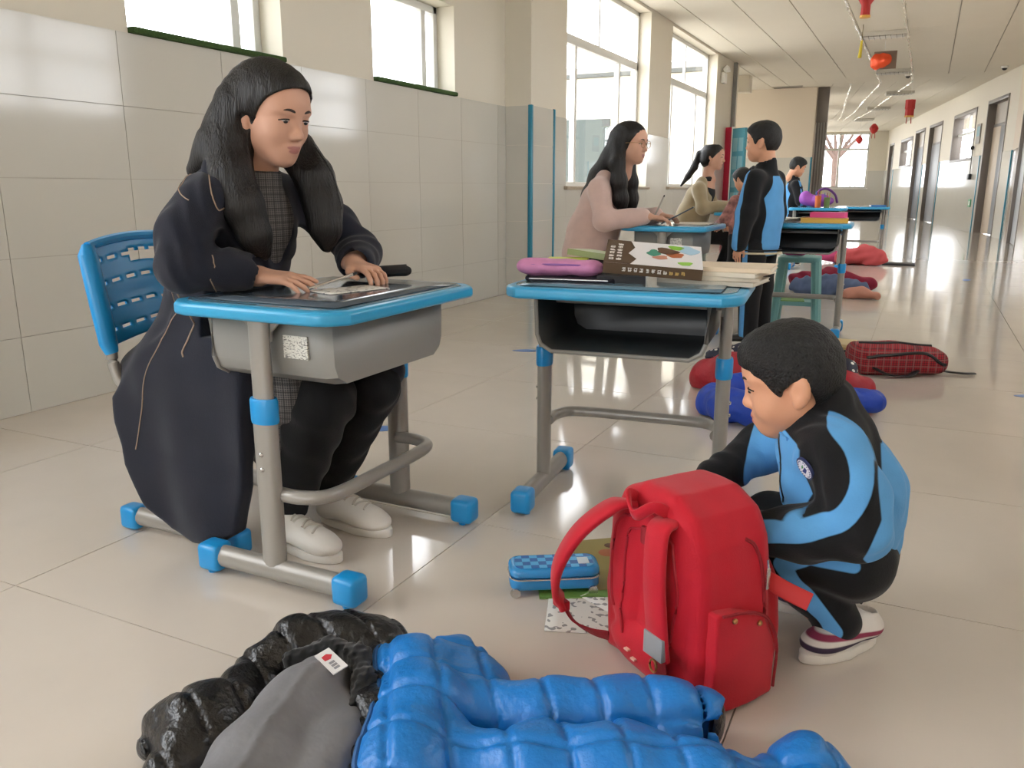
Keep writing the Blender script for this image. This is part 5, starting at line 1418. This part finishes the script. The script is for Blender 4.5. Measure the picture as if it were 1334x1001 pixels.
f.all(lambda X, Y, Z: quilt(X, Y, Z, 1.0, .08, .008) + .009 * wob(X, Y, Z, 20, 15) + .005 * wob(X, Y, Z, 55, 16), 0, 'off')
f.all(lambda X, Y, Z: (Z - .002) + 0 * (X + Y), .003, 'cut')
f.mesh('blue_shell', M('royal blue nylon', '1b45b4', rough=.5, bump=.3, bscale=40), rj, None, 1, off=O)
m_dots = bpy.data.materials.new('polka dot cloth'); m_dots.use_nodes = True
nt = m_dots.node_tree; N = nt.nodes; L = nt.links
tc = N.new('ShaderNodeTexCoord'); vo = N.new('ShaderNodeTexVoronoi'); vo.inputs['Scale'].default_value = 38; vo.inputs['Randomness'].default_value = .3
L.new(tc.outputs['Object'], vo.inputs['Vector']); rp_ = N.new('ShaderNodeValToRGB'); rp_.color_ramp.interpolation = 'CONSTANT'
rp_.color_ramp.elements[0].color = lin('d9d6cc'); rp_.color_ramp.elements[1].color = lin('1b2238'); rp_.color_ramp.elements[1].position = .28
L.new(vo.outputs['Distance'], rp_.inputs[0]); L.new(rp_.outputs[0], N['Principled BSDF'].inputs['Base Color'])
O = (-.45, 3.88, 0)
sc_ = empty('scarf', O, 0, 'navy scarf with white polka dots trailing over the red jacket', 'scarf')
f = F([-.95, 3.55, .0], [-.10, 4.15, .24], .009)
f.chain([(-.84, 3.84, .13), (-.70, 3.86, .165), (-.52, 3.88, .17), (-.36, 3.86, .165), (-.24, 3.80, .12), (-.20, 3.72, .09)], [.028, .03, .03, .035, .045, .03], .03)
f.all(lambda X, Y, Z: .005 * wob(X, Y, Z, 40, 33), 0, 'off')
f.mesh('cloth', m_dots, sc_, None, 1, off=O)
# plaid backpack lying flat
m_plred = plaid_mat('red plaid cloth', 'a3242f', '2a1c22', '8f6462', 30.0, 20.0)
pb = empty('backpack', (-.06, 4.52, 0), 22, 'red tartan backpack with black trim lying flat on the floor', 'backpack')
f = F([-.30, -.28, -.01], [.30, .28, .20], .007)
f.fn((-.22, -.17, 0), (.22, .17, .15), lambda X, Y, Z: np.sqrt(np.maximum(np.abs(X) - .15 - .03 * np.cos(8 * Y), 0) ** 2 + np.maximum(np.abs(Y) - .10, 0) ** 2 + np.maximum(np.abs(Z - .065) - .025 + .08 * np.maximum(X, 0), 0) ** 2) - .045, .01)
f.all(lambda X, Y, Z: .005 * wob(X, Y, Z, 30, 8), 0, 'off')
f.all(lambda X, Y, Z: (Z - .002) + 0 * (X + Y), .003, 'cut')
pbo, pbb = f.mesh('body', m_plred, pb, None, 1, keep=True)
for dy, z in ((-.125, .06), (.02, .12)):
    b = B(); b.tube(snap(bez([(-.18, dy, z + .03), (-.05, dy - .02, z + .05), (.08, dy, z + .05), (.18, dy, z)], 6), pbb, .002), .008, 8); b.build('trim', m_black, pb)
b = B(); b.tube(bez([(.17, -.08, .03), (.23, -.06, .012), (.30, -.09, .010), (.36, -.08, .008)], 6), 1.0, 8, sx=.016, sy=.005); b.build('strap', m_black, pb)
b = B(); b.tube(bez([(-.16, -.13, .05), (-.10, -.18, .02), (.0, -.175, .012), (.06, -.14, .03)], 6), 1.0, 8, sx=.016, sy=.005); b.build('strap', m_black, pb)
for i, (c, lab) in enumerate((('2b2c30', 'dark folder at the bottom of the floor stack behind the crouching boy'), ('b59a68', 'tan exercise book on the dark folder'), ('cdb98c', 'straw coloured exercise book on top of the floor stack'))):
    book('exercise_book', (-.45 + .02 * i, 5.00 + .02 * i, .014 * i), 8 - 6 * i, (.26, .20, .013), M('cover ' + c, c, rough=.6), lab)
# bundle of clothes beyond the standing boy
def bundle(loc, label, cols, sizes, seed):
    e = empty('clothes_bundle', loc, 0, label, 'clothing', 'clothes left on the floor')
    for i, (c, (x, y, l, r)) in enumerate(zip(cols, sizes)):
        f = F([x - l - .15, y - .25, -.01], [x + l + .15, y + .25, .3], .012)
        f.chain([(x - l, y, r * .8), (x, y + .04, r), (x + l, y - .02, r * .7)], [r * .8, r, r * .6], .04)
        f.all(lambda X, Y, Z: .45 * r * wob(X, Y, Z, 22, seed + i) * .5 + .12 * r * wob(X, Y, Z, 60, seed + 7 + i), 0, 'off')
        f.all(lambda X, Y, Z: (Z - .002) + 0 * (X + Y), .003, 'cut')
        f.mesh('garment', M('cloth ' + c, c, rough=.8), e, None, 1)
bundle((-.62, 7.55, 0), 'dark red, denim and peach clothes heaped past the teal stool', ['8f1f3c', '5a6b8c', 'c98f7c'], [(-.05, .30, .30, .10), (-.05, .0, .26, .09), (.22, -.12, .12, .05)], 41)
bundle((-.78, 10.9, 0), 'pink and coral clothes heaped under the far desk', ['d8568c', 'd25a5e'], [(-.10, .1, .22, .10), (.16, -.05, .22, .12)], 51)
book('exercise_book', (-.22, 11.1, 0), 0, (.36, .26, .02), M('cover 2b2c30', '2b2c30'), 'dark flat folder on the floor beside the coral clothes')

# ------------------------------------------------------------------ stools
def stool(loc, rz, label, mat, shelf=False, h=.40):
    e = empty('plastic_stool', loc, rz, label, 'stool', 'plastic stools')
    b = B(); b.prism(stadium(.27, .27, .04), h - .035, h, .008, 2); b.build('seat', mat, e)
    for sx in (-1, 1):
        for sy in (-1, 1):
            b = B(); b.tube([(sx * .105, sy * .105, h - .03), (sx * .135, sy * .135, .0)], [.030, .026], 8); b.build('leg', mat, e)
    for s in (-1, 1):
        b = B(); b.box((-.115, s * .118 - .008, h * .30), (.115, s * .118 + .008, h * .36)); b.build('stretcher', mat, e, smooth=False)
    if shelf:
        b = B(); b.box((-.115, -.115, h * .30), (.115, .115, h * .34)); b.build('shelf', mat, e, smooth=False)
    return e
m_stool = M('teal plastic', '6fa3a0', rough=.45)
m_stoolp = M('pale green plastic', 'a9b5ac', rough=.45)
stool((-1.80, 4.74, 0), 0, 'pale green plastic stool that the woman in pink sits on', m_stoolp, h=.42)
stool((-2.03, 8.02, 0), 0, 'pale plastic stool that the woman in beige sits on', m_stoolp, h=.42)
stool((-.72, 5.86, 0), 4, 'teal plastic stool with a shelf of books tucked behind the desk', m_stool, True, h=.46)
book('notebook', (-.76, 5.84, .158), 10, (.17, .2, .014), M('green cover', '6f9a4a'), 'green notebook on the shelf of the teal stool', 'notebook')
bundle((-.72, 5.84, .462), 'small pink cloth on top of the teal stool', ['d23c78'], [(-.03, .0, .05, .035)], 61)

# ------------------------------------------------------------------ things on the desks
sheet('desk_mat', (-1.262, 1.59, .6605), 0, (.40, .50), M('clear dark mat', '4a5560', rough=.12), 'dark glossy mat covering the top of the teacher desk', 'mat', curl=0)
sheet('worksheet', (-1.225, 1.60, .6625), -18, (.10, .17), m_print, 'printed sheet under the hands of the woman in navy', curl=0)
ph = empty('pencil_pouch', (-1.285, 1.862, .6625), 60, 'small black cloth pouch beside the far elbow of the woman in navy', 'pouch')
b = B(); b.tube(bez([(-.06, 0, .018), (0, 0, .020), (.06, .005, .018)], 6), [.010] + [.017] * 11 + [.012], 10, sx=1.2, sy=.9); b.build('pouch_body', M('black cloth', '141416', rough=.8), ph)
b = B(); b.tube([(-.05, -.004, .0345), (.05, .0, .0345)], .0018, 6); b.build('zipper', m_black, ph)
ZT = .6505
sheet('desk_mat', (-.705, 2.19, ZT), 6, (.52, .40), M('clear blue mat', '5b7d90', rough=.10), 'clear blue grey mat on the pupil desk piled with books', 'mat', curl=.008)
pk_ = empty('pencil_case', (-.900, 2.135, ZT + .0125), 12, 'soft pink zipped pencil case on a dark pouch', 'pencil case')
f = F([-.14, -.08, -.01], [.14, .08, .07], .004)
f.cone((-.085, 0, .022), (.085, 0, .022), .030, .028, .01, sc=(1, 1.3, .75)); f.cone((-.10, 0, .026), (.10, 0, .024), .018, .016, .02, sc=(1, 1.9, .9))
f.all(lambda X, Y, Z: .002 * wob(X, Y, Z, 90, 12), 0, 'off'); f.mesh('pouch_body', M('pink cloth', 'cf8ab8', rough=.7, var=.1, vscale=30), pk_, None, 1)
b = B(); b.tube(bez([(-.105, -.035, .03), (0, -.044, .034), (.105, -.032, .03)], 6), .003, 6); b.build('zipper', M('violet zip', '8f5ea6', rough=.5), pk_)
dp = empty('pencil_pouch', (-.86, 2.14, ZT + .001), 8, 'flat dark pouch under the pink pencil case', 'pouch')
b = B(); b.prism(stadium(.26, .13, .03), 0, .012, .004, 2); b.build('pouch_body', M('dark violet cloth', '22202e', rough=.7), dp)
b = B(); b.tube([(-.11, -.067, .008), (.11, -.067, .008)], .0018, 6); b.build('zipper', m_steel, dp)
book('notepad', (-.925, 2.25, ZT + .001), 15, (.12, .10, .050), M('lime cover', 'c3d24a', rough=.5), 'lime green notepad behind the pink pencil case', 'notepad')
bk_ = book('exercise_book', (-.835, 2.345, ZT + .045), -8, (.20, .14, .018), M('green and white cover', '8f9a6a', rough=.5), 'green covered exercise book lying open on the pile', tilt=(-4, 5))
book('exercise_book', (-.795, 2.345, ZT + .001), 4, (.14, .13, .040), M('dark cover', '26262a', rough=.6), 'thick dark book under the green exercise book')
# stack of cream exercise books to the right of the textbook
for i, (x, y, rz, c, lab) in enumerate(((-.50, 2.27, -4, 'bfb7a6', 'bottom'), (-.505, 2.275, 6, 'd8cfbd', 'second'), (-.49, 2.28, -8, 'ddd2bf', 'third'), (-.475, 2.29, 3, 'd9c8b0', 'topmost'))):
    book('exercise_book', (x, y, ZT + .0015 + .0115 * i), rz, (.26, .18, .011), M('cover ' + c, c, rough=.7), 'cream exercise book, %s of the stack under the thick textbook' % lab, pages='d9d2c4')
book('exercise_book', (-.735, 2.185, ZT + .001), 17, (.13, .15, .020), M('dark cover', '26262a'), 'thin dark book propping up the thick textbook')
tb = book('textbook', (-.655, 2.205, ZT + .047), 17, (.26, .185, .030), M('textbook cover', 'e4e2e4', rough=.35), 'thick textbook with a brown and white picture cover on the pile', 'textbook', tilt=(15, 4), spine=M('brown spine', '5a4530', rough=.5))
zc = .0302
def patch(name, poly, col, z=zc):
    b = B(); b.prism(poly, z, z + .0006); return b.build(name, M('print ' + col, col, rough=.5), tb, smooth=False)
def glyph(name, cx, cy, size, seed, col, z):
    """one printed character made of a few strokes"""
    r = random.Random(seed); b = B(); h = size / 2; t = size * .075
    for v in r.sample((-.8, -.3, .25, .8), 3): b.box((cx - h * r.uniform(.5, 1), cy + v * h - t, z), (cx + h * r.uniform(.5, 1), cy + v * h + t, z + .0005))
    for v in r.sample((-.6, 0, .6), 2): b.box((cx + v * h - t, cy - h * r.uniform(.4, 1), z), (cx + v * h + t, cy + h * r.uniform(.4, 1), z + .0005))
    return b.build(name, M('print ' + col, col, rough=.5), tb, smooth=False)
patch('cover_band', [(-.13, -.092), (-.06, -.092), (-.045, -.05), (-.068, -.01), (-.052, .04), (-.065, .092), (-.13, .092)], '4f3a26')
for i in range(2):
    for k in range(5 + i):
        x = -.112 + .020 * i
        glyph('title_character', x, -.062 + .024 * k, .016, 10 * i + k, 'e9e6e0', zc + .0006)
def blob(cx, cy, rx, ry, n, seed, wv=.25):
    r = random.Random(seed); ph_ = r.uniform(0, 6)
    return [(cx + rx * math.cos(a) * (1 + wv * math.sin(3 * a + ph_)), cy + ry * math.sin(a) * (1 + wv * math.cos(2 * a + ph_))) for a in [2 * math.pi * i / n for i in range(n)]]
for args in ((.035, .03, .030, .026, '5b3a24'), (.060, .000, .022, .020, 'b5653c'), (.000, .010, .018, .022, '3f8f78'), (.020, -.025, .020, .014, 'c98a72'), (.085, -.060, .018, .016, '8cc048'), (.095, .050, .026, .030, 'a8cbe2'), (.060, .062, .020, .020, '86bf3c')):
    patch('cover_picture', blob(args[0], args[1], args[2], args[3], 16, sum(map(ord, args[4])) % 97), args[4], zc + .0002 * (1 + int(args[0] * 100) % 3))
for k in range(11):
    o = glyph('spine_character', 0, 0, .011, 40 + k, 'd9b56a' if k > 7 else 'e9e6e0', 0)
    o.matrix_local = Matrix.Translation((-.075 + .0155 * k, -.0946, .015)) @ Matrix.Rotation(math.radians(90), 4, 'X')
# second row
book('register', (-1.22, 4.92, .6965), 5, (.20, .27, .006), M('cover ' + 'd8cfbd', 'd8cfbd'), 'open pale register on the desk of the woman in pink', 'notebook')
tbl = empty('tablet', (-1.27, 4.75, .748), 12, 'dark tablet propped up in the hand of the woman in pink', 'tablet')
Tt = Matrix.Rotation(math.radians(-28), 4, 'Y')
b = B(); b.box((-.10, -.075, 0), (.10, .075, .008), .003, T=Tt); b.build('case', M('slate case', '3c4650', rough=.4), tbl)
b = B(); b.box((-.09, -.066, .008), (.09, .066, .0085), T=Tt); b.build('screen', M('dark screen', '1e262e', rough=.1), tbl, smooth=False)
pn = empty('pen', (-1.385, 4.66, .745), 0, 'grey pen upright in the fingers of the woman in pink', 'pen')
b = B(); b.tube([(0, 0, 0), (.045, .02, .11)], .005, 8); b.build('barrel', m_tube, pn)
b = B(); b.tube([(.045, .02, .11), (.049, .022, .12)], [.005, .003], 8); b.build('cap', m_black, pn)
ZF = .7005
book('case_box', (-.54, 5.40, ZF), 4, (.27, .13, .028), M('yellow plastic', 'e6b02a', rough=.35), 'flat yellow case on the teal edged desk', 'case', pages='e6b02a')
book('case_box', (-.52, 5.43, ZF + .029), -6, (.20, .11, .032), M('hot pink plastic', 'e0468c', rough=.35), 'hot pink case lying on the yellow case', 'case', pages='e0468c')
for i, (x, y, rz) in enumerate(((-.80, 5.42, 20), (-.74, 5.47, -12))):
    sheet('newspaper', (x, y, ZF + .002 + .018 * i), rz, (.22, .26), m_print, ('crumpled printed sheet lying flat behind the standing boy', 'second printed sheet overlapping the crumpled one')[i], curl=.05)
def cup(loc, label, col, h=.11):
    e = empty('pencil_cup', loc, 0, label, 'cup', 'pencil cups')
    b = B(); b.lathe([(.030, 0), (.034, h), (.030, h), (.027, .006)], 16, cap=False); b.build('cup_body', M('cup ' + col, col, rough=.4), e)
    for k in range(4):
        a = k * 1.6; b = B(); b.tube([(.010 * math.cos(a), .010 * math.sin(a), .01), (.028 * math.cos(a), .028 * math.sin(a), h + .05)], .004, 6); b.build('pencil', M('pencil %d' % k, ('c9a52e', '3d8f5a', '3a6fb0', 'b8403c')[k], rough=.5), e)
# desk with the purple bag, beside the far boy
desk7 = desk((-1.08, 10.05, 0), 2, 'desk with a purple bag and pencil cups next to the far boy', .695, .61, .46, m_baskd, sticker=False)
cup((-1.08, 9.93, .6955), 'orange pencil cup beside the purple bag', 'c9682f', .13)
cup((-.99, 9.97, .6955), 'green pencil cup beside the purple bag', '6f8a4f', .11)
pg = empty('handbag', (-1.10, 10.08, .6955), 0, 'purple bag with a looped handle on a desk', 'bag')
f = F([-.24, -.12, -.01], [.24, .12, .26], .009)
f.ell((0, 0, .07), (.17, .07, .075), None, .01); f.ell((-.13, 0, .10), (.07, .06, .08), None, .03)
f.all(lambda X, Y, Z: .008 * wob(X, Y, Z, 55, 71), 0, 'off'); f.all(lambda X, Y, Z: (Z - .002) + 0 * (X + Y), .003, 'cut')
f.mesh('bag_body', M('purple cloth', '9a4fb0', rough=.6), pg, None, 1)
b = B(); b.tube(bez([(-.03, -.02, .12), (.02, -.03, .19), (.10, -.03, .20), (.18, -.02, .14), (.21, 0, .05)], 6), .013, 8); b.build('handle', M('violet webbing', '5d2f78', rough=.6), pg)
sheet('newspaper', (-.80, 11.75, .6762), 15, (.26, .24), m_print, 'white printed sheet on the far desk', curl=.03)
book('folder', (-.55, 11.78, .6762), 10, (.18, .22, .02), M('blue cover', '2f76c0', rough=.5), 'blue folder on the far desk', 'folder')
book('exercise_book', (-1.40, 8.02, .6915), 8, (.20, .26, .012), M('teal cover', '3f8aa6', rough=.5), 'teal exercise book in front of the woman in beige')
sheet('worksheet', (-1.36, 7.92, .7045), 30, (.16, .22), m_print, 'white sheet on the teal exercise book', curl=.03)

# ------------------------------------------------------------------ wall and ceiling fittings
st = empty('banner_stand', (-3.08, 14.85, 0), -38, 'tall red display stand with a teal printed front beside the wall', 'banner')
b = B(); b.box((-.28, .0, .03), (.0, .03, 1.93)); b.build('side_board', M('red board', 'cf2a4c', rough=.5), st, smooth=False)
b = B(); b.box((.0, -.02, .03), (.32, .03, 1.90)); b.build('front_board', M('teal board', '4e8e9c', rough=.5), st, smooth=False)
b = B(); b.box((-.012, -.026, .03), (.012, .03, 1.93)); b.build('edge', m_white, st, smooth=False)
for j in range(4):
    for i in range(2):
        b = B(); b.box((.04 + .14 * i, -.024, .62 + .30 * j), (.15 + .14 * i, -.020, .84 + .30 * j)); b.build('picture_panel', M('pale print', 'a9c0bd' if (i + j) % 2 else '7fa9b0', rough=.5), st, smooth=False)
b = B(); b.box((-.30, -.05, 0), (.34, .08, .03)); b.build('base', m_white, st, smooth=False)
def lantern(loc, label, s=1.0, kind=0, cord=.12):
    e = empty('paper_lantern', loc, 20, label, 'lantern', 'lanterns hanging from the ceiling')
    red = M('red paper', 'b32a28', rough=.6); gold = M('gold paper', 'd9a548', rough=.5)
    if kind == 0: prof = [(.05, 0), (.05, -.02), (.11, -.09), (.11, -.14), (.055, -.22), (.055, -.30), (.06, -.36)]
    elif kind == 1: prof = [(.03, 0), (.09, -.06), (.12, -.13), (.09, -.20), (.03, -.26)]
    else: prof = [(.09, 0), (.09, -.16), (.08, -.17), (.08, -.30)]
    b = B(); b.lathe([(r * s, z * s) for r, z in prof], 8); b.build('body', red, e)
    b = B(); b.lathe([(prof[-1][0] * 1.06 * s, (prof[-1][1] + .02) * s), (prof[-1][0] * 1.06 * s, (prof[-1][1] - .005) * s)], 8); b.build('gold_band', gold, e)
    b = B(); b.tube([(0, 0, 0), (0, 0, cord)], .003, 6); b.build('cord', m_white, e)
    for k in range(4 if kind else 0):
        a = k * 1.57 + .4; x, y = .05 * s * math.cos(a), .05 * s * math.sin(a)
        b = B(); b.tube([(x, y, prof[-1][1] * s), (x * 1.15, y * 1.15, (prof[-1][1] - .12) * s)], .006, 5); b.build('tassel', red if kind != 0 else gold, e)
    return e
lantern((-.755, 9.75, 2.92), 'dark red paper lantern with gold rim hanging above the rows of desks', .85, 0, .108)
lt = empty('lucky_ornament', (-.77, 14.0, 2.78), 0, 'orange red foil ornament on a grey card hanging under the ceiling', 'ornament')
f = F([-.25, -.12, -.20], [.25, .12, .14], .010)
f.ell((-.04, 0, -.03), (.15, .06, .10), None, .02); f.ell((-.10, 0, -.10), (.08, .05, .06), None, .03)
f.all(lambda X, Y, Z: .012 * wob(X, Y, Z, 60, 13), 0, 'off'); f.mesh('foil', M('orange foil', 'e8552c', rough=.25, metal=.3), lt, None, 0)
b = B(); b.box((-.14, .06, -.15), (.17, .075, .10)); b.build('card', M('grey card', '7d6a5a', rough=.7), lt, smooth=False)
b = B(); b.tube([(0, .06, .10), (0, .06, .248)], .003, 6); b.build('cord', m_white, lt)
lantern((-.44, 17.6, 2.50), 'brown red box lantern with fringe hanging past the second light', 1.0, 2, .53)
lantern((-1.45, 25.0, 2.60), 'small dark red lantern hanging in the far stretch of the corridor', 1.0, 1, .43)
lantern((-2.0, 28.0, 2.46), 'small red lantern hanging before the end window', .9, 1, .57)
ts = empty('tassel_string', (-.985, 12.6, 2.83), 0, 'yellow tassel hanging on a string by the first ceiling light', 'ornament')
b = B(); b.tube([(0, 0, 0), (.0, 0, .198)], .004, 6); b.build('string', M('brown string', '7a6a3a', rough=.7), ts)
b = B(); b.tube([(0, 0, 0), (-.012, 0, -.22)], [.014, .024], 8); b.build('tassel', M('yellow yarn', 'cdb83a', rough=.8), ts)
def fixture(loc, rz, label):
    e = empty('ceiling_light', loc, rz, label, 'ceiling light', 'ceiling lights')
    b = B(); b.box((-.29, -.15, -.055), (.29, .15, 0), .004); b.build('housing', M('light housing', 'c9c5ba', rough=.4), e)
    for k in range(8):
        b = B(); b.box((-.27 + .072 * k, -.14, -.075), (-.265 + .072 * k, .14, -.055)); b.build('louvre', M('grey louvre', '8f8b84', rough=.35, metal=.4), e, smooth=False)
    for s in (-1, 1):
        b = B(); b.tube([(-.26, s * .06, -.066), (.26, s * .06, -.066)], .010, 8); b.build('tube', m_white, e)
for x, y, rz, lab in ((-.76, 13.35, 0, 'switched-off louvred ceiling light above the second row of desks'), (-.78, 17.5, 0, 'switched-off louvred ceiling light just before the corridor bends'), (-.78, 21.4, 9, 'switched-off louvred ceiling light just past the bend'), (-1.40, 25.2, 9, 'second switched-off ceiling light past the bend'), (-2.0, 29.0, 9, 'third switched-off ceiling light past the bend')):
    fixture((x, y, ZC), rz, lab)
# silver garlands along two ceiling joints
m_foil = M('silver tinsel', 'e8e4da', rough=.25, metal=.7)
def garland(pts, label):
    e = empty('tinsel_garland', pts[0], 0, label, 'garland', 'tinsel garlands'); P = bez(pts, 40); r = random.Random(3)
    Q = [(p[0] - pts[0][0] + r.uniform(-.012, .012), p[1] - pts[0][1], p[2] - pts[0][2] + r.uniform(-.01, .006)) for p in P]
    b = B(); b.tube(Q, [r.uniform(.006, .022) for _ in Q], 5); b.build('tinsel', m_foil, e, smooth=False)
    for q in (Q[0], Q[-1]):
        b = B(); b.box((q[0] - .02, q[1] - .02, q[2] - .006), (q[0] + .02, q[1] + .02, q[2] + .02)); b.build('tape', m_white, e, smooth=False)
garland([(-1.06, 8.0, 2.995), (-1.06, 12, 2.985), (-1.06, 16, 2.985), (-1.07, 19.1, 2.995)], 'silver tinsel strung along the ceiling, window side of the lights')
garland([(-.46, 8.0, 2.995), (-.46, 12, 2.985), (-.46, 16, 2.985), (-.48, 19.1, 2.995)], 'silver tinsel strung along the ceiling, door side of the lights')
for x0, x1, lab in ((-1.63, -2.75, 'outer tinsel line past the bend'), (-1.07, -2.6, 'middle tinsel line past the bend'), (-.48, -2.3, 'inner tinsel line past the bend')):
    garland([(x0, 19.2, 2.995), (x0 + (x1 - x0) * .33, 22.5, 2.985), (x0 + (x1 - x0) * .66, 26, 2.985), (x1, 29, 2.995)], 'silver ' + lab + ', along the ceiling')
# dome camera, detector, emergency light, conduit, notices
def dome(loc, label):
    e = empty('dome_camera', loc, 0, label, 'camera', 'dome cameras on the ceiling')
    b = B(); b.lathe([(.06, 0), (.06, -.025), (.05, -.035)], 16); b.build('base', m_white, e)
    b = B(); b.lathe([(.045, -.034), (.035, -.06), (.015, -.072)], 14); b.build('dome', m_black, e)
dome((1.02, 17.85, ZC), 'white dome camera on the ceiling above the side doors')
dome((-.55, 18.3, ZC), 'dark dome camera on the ceiling behind the second light')
em = empty('emergency_light', (XL + .03, 14.45, 2.70), 0, 'white twin-head emergency light high on the wall pier', 'lamp')
b = B(); b.box((-.03, -.10, -.10), (.03, .10, .06), .008); b.build('housing', m_white, em)
for s in (-1, 1):
    b = B(); b.lathe([(.03, 0), (.05, .07), (.045, .08)], 12, T=Matrix.Translation((.0, s * .06, .10)) @ Matrix.Rotation(math.radians(70), 4, 'Y')); b.build('lamp_head', m_white, em)
cd = empty('cable_duct', (XL, 15.35, 0), 0, 'grey vertical cable duct on the wall behind the red stand', 'duct')
b = B(); b.box((0, -.05, .0), (.05, .05, ZC)); b.build('duct', M('grey duct', '8b8a86', rough=.5), cd, smooth=False)
b = B(); b.box((.05, -.045, .0), (.053, .045, ZC)); b.build('cover', M('dark duct cover', '6c6b68', rough=.5), cd, smooth=False)
def on_bend(t, z): return TB @ Matrix.Translation((-.012, t, z))
def wall_item(name, t, z, sy, sz, mat, label, cat, parts=()):
    e = empty(name, (0, 0, 0), 0, label, cat); e.matrix_world = on_bend(t, z)
    b = B(); b.box((-.012, -sy / 2, -sz / 2), (.003, sy / 2, sz / 2)); b.build('board', mat, e, smooth=False)
    for (y, zz, w, h, m) in parts:
        b = B(); b.box((-.015, y - w / 2, zz - h / 2), (-.012, y + w / 2, zz + h / 2)); b.build('print', m, e, smooth=False)
wall_item('notice_board', 2.78, 2.02, .34, .40, M('pale grey notice', '9c968e', rough=.5), 'grey notice hung high between the doorway and the side window', 'notice', [(0, .05, .26, .20, M('pale print', 'a9c0bd'))])
wall_item('exit_sign', 2.82, .60, .22, .16, M('exit green', '3f9a68', rough=.4), 'small green exit sign low on the tiled wall', 'sign', [(0, 0, .07, .09, m_white)])
ex = empty('wall_hook', (0, 0, 0), 0, 'black bell box with a hanging cable on the side wall', 'bell'); ex.matrix_world = on_bend(3.05, 1.15)
b = B(); b.box((-.06, -.09, -.06), (.004, .09, .06), .02); b.build('box', m_black, ex)
b = B(); b.tube([(-.02, 0, .06), (-.02, .03, .35), (-.02, .02, .57)], .008, 6); b.build('cable', m_black, ex)
b = B(); b.ell((-.03, .02, .60), (.04, .05, .05), 10); b.build('bell', m_black, ex)
# blue floor stickers
def sticker(loc, rz, label):
    e = empty('floor_sticker', loc, rz, label, 'sticker', 'blue floor stickers')
    bl = M('blue vinyl', '2f6db8', rough=.3)
    b = B(); b.prism(blob(0, 0, .075, .034, 18, 5, .12), .0002, .0012); b.build('sole_mark', bl, e, smooth=False)
    for k in range(3):
        b = B(); b.prism(blob(.092, -.022 + .022 * k, .011, .008, 8, k, 0), .0002, .0012); b.build('toe_mark', bl, e, smooth=False)
sticker((-1.96, 4.17, 0), 20, 'blue footprint sticker on the floor between the two front desks')
sticker((.52, 4.2, 0), 10, 'blue footprint sticker on the open floor by the side doors')
sticker((-1.80, 2.50, 0), 30, 'blue footprint sticker beside the foot rest of the teacher desk')
sticker((.45, 9.5, 0), 80, 'blue footprint sticker midway down the empty side of the corridor')

# ------------------------------------------------------------------ outside
tr = empty('bare_tree', (-3.95, 42.0, -.1), 0, 'bare pollarded tree outside the end window', 'tree')
m_bark = M('bark', '57463e', rough=.9, var=.2, vscale=12)
b = B(); b.tube([(0, 0, -.42), (.05, 0, 1.2), (0, 0, 2.4)], [.20, .17, .16], 10); b.build('trunk', m_bark, tr)
r = random.Random(4)
for a in (-1.1, -.6, -.15, .3, .75, 1.2):
    p = [(0, 0, 2.3), (.45 * a, r.uniform(-.2, .2), 2.9), (.95 * a, r.uniform(-.3, .3), 3.6), (1.2 * a, 0, 4.6)]
    b = B(); b.tube(bez(p, 5), [.11 - .0058 * i for i in range(16)], 7); br = b.build('branch', m_bark, tr)
    for k in range(3):
        q = p[2 if k else 1]; b = B(); b.tube([q, (q[0] + r.uniform(-.4, .4), q[1], q[2] + .6), (q[0] + r.uniform(-.6, .6), q[1], q[2] + 1.2)], [.035, .02, .008], 5); b.build('twig', m_bark, br)
for i in range(5):
    e = empty('shrub', (-6.0 + .8 * i, 44 + (i % 2), -.2), 0, 'dry yellowish shrub below the bare tree outside', 'shrub', 'dry shrubs outside the end window')
    for k in range(14):
        a = r.uniform(0, 6.28); b = B(); b.tube([(0, 0, 0), (.25 * math.cos(a), .25 * math.sin(a), .7), (.6 * math.cos(a), .6 * math.sin(a), 1.2 + r.uniform(-.2, .3))], [.03, .03, .01], 5); b.build('stem', M('dry leaf', '5f5632', rough=.9), e)
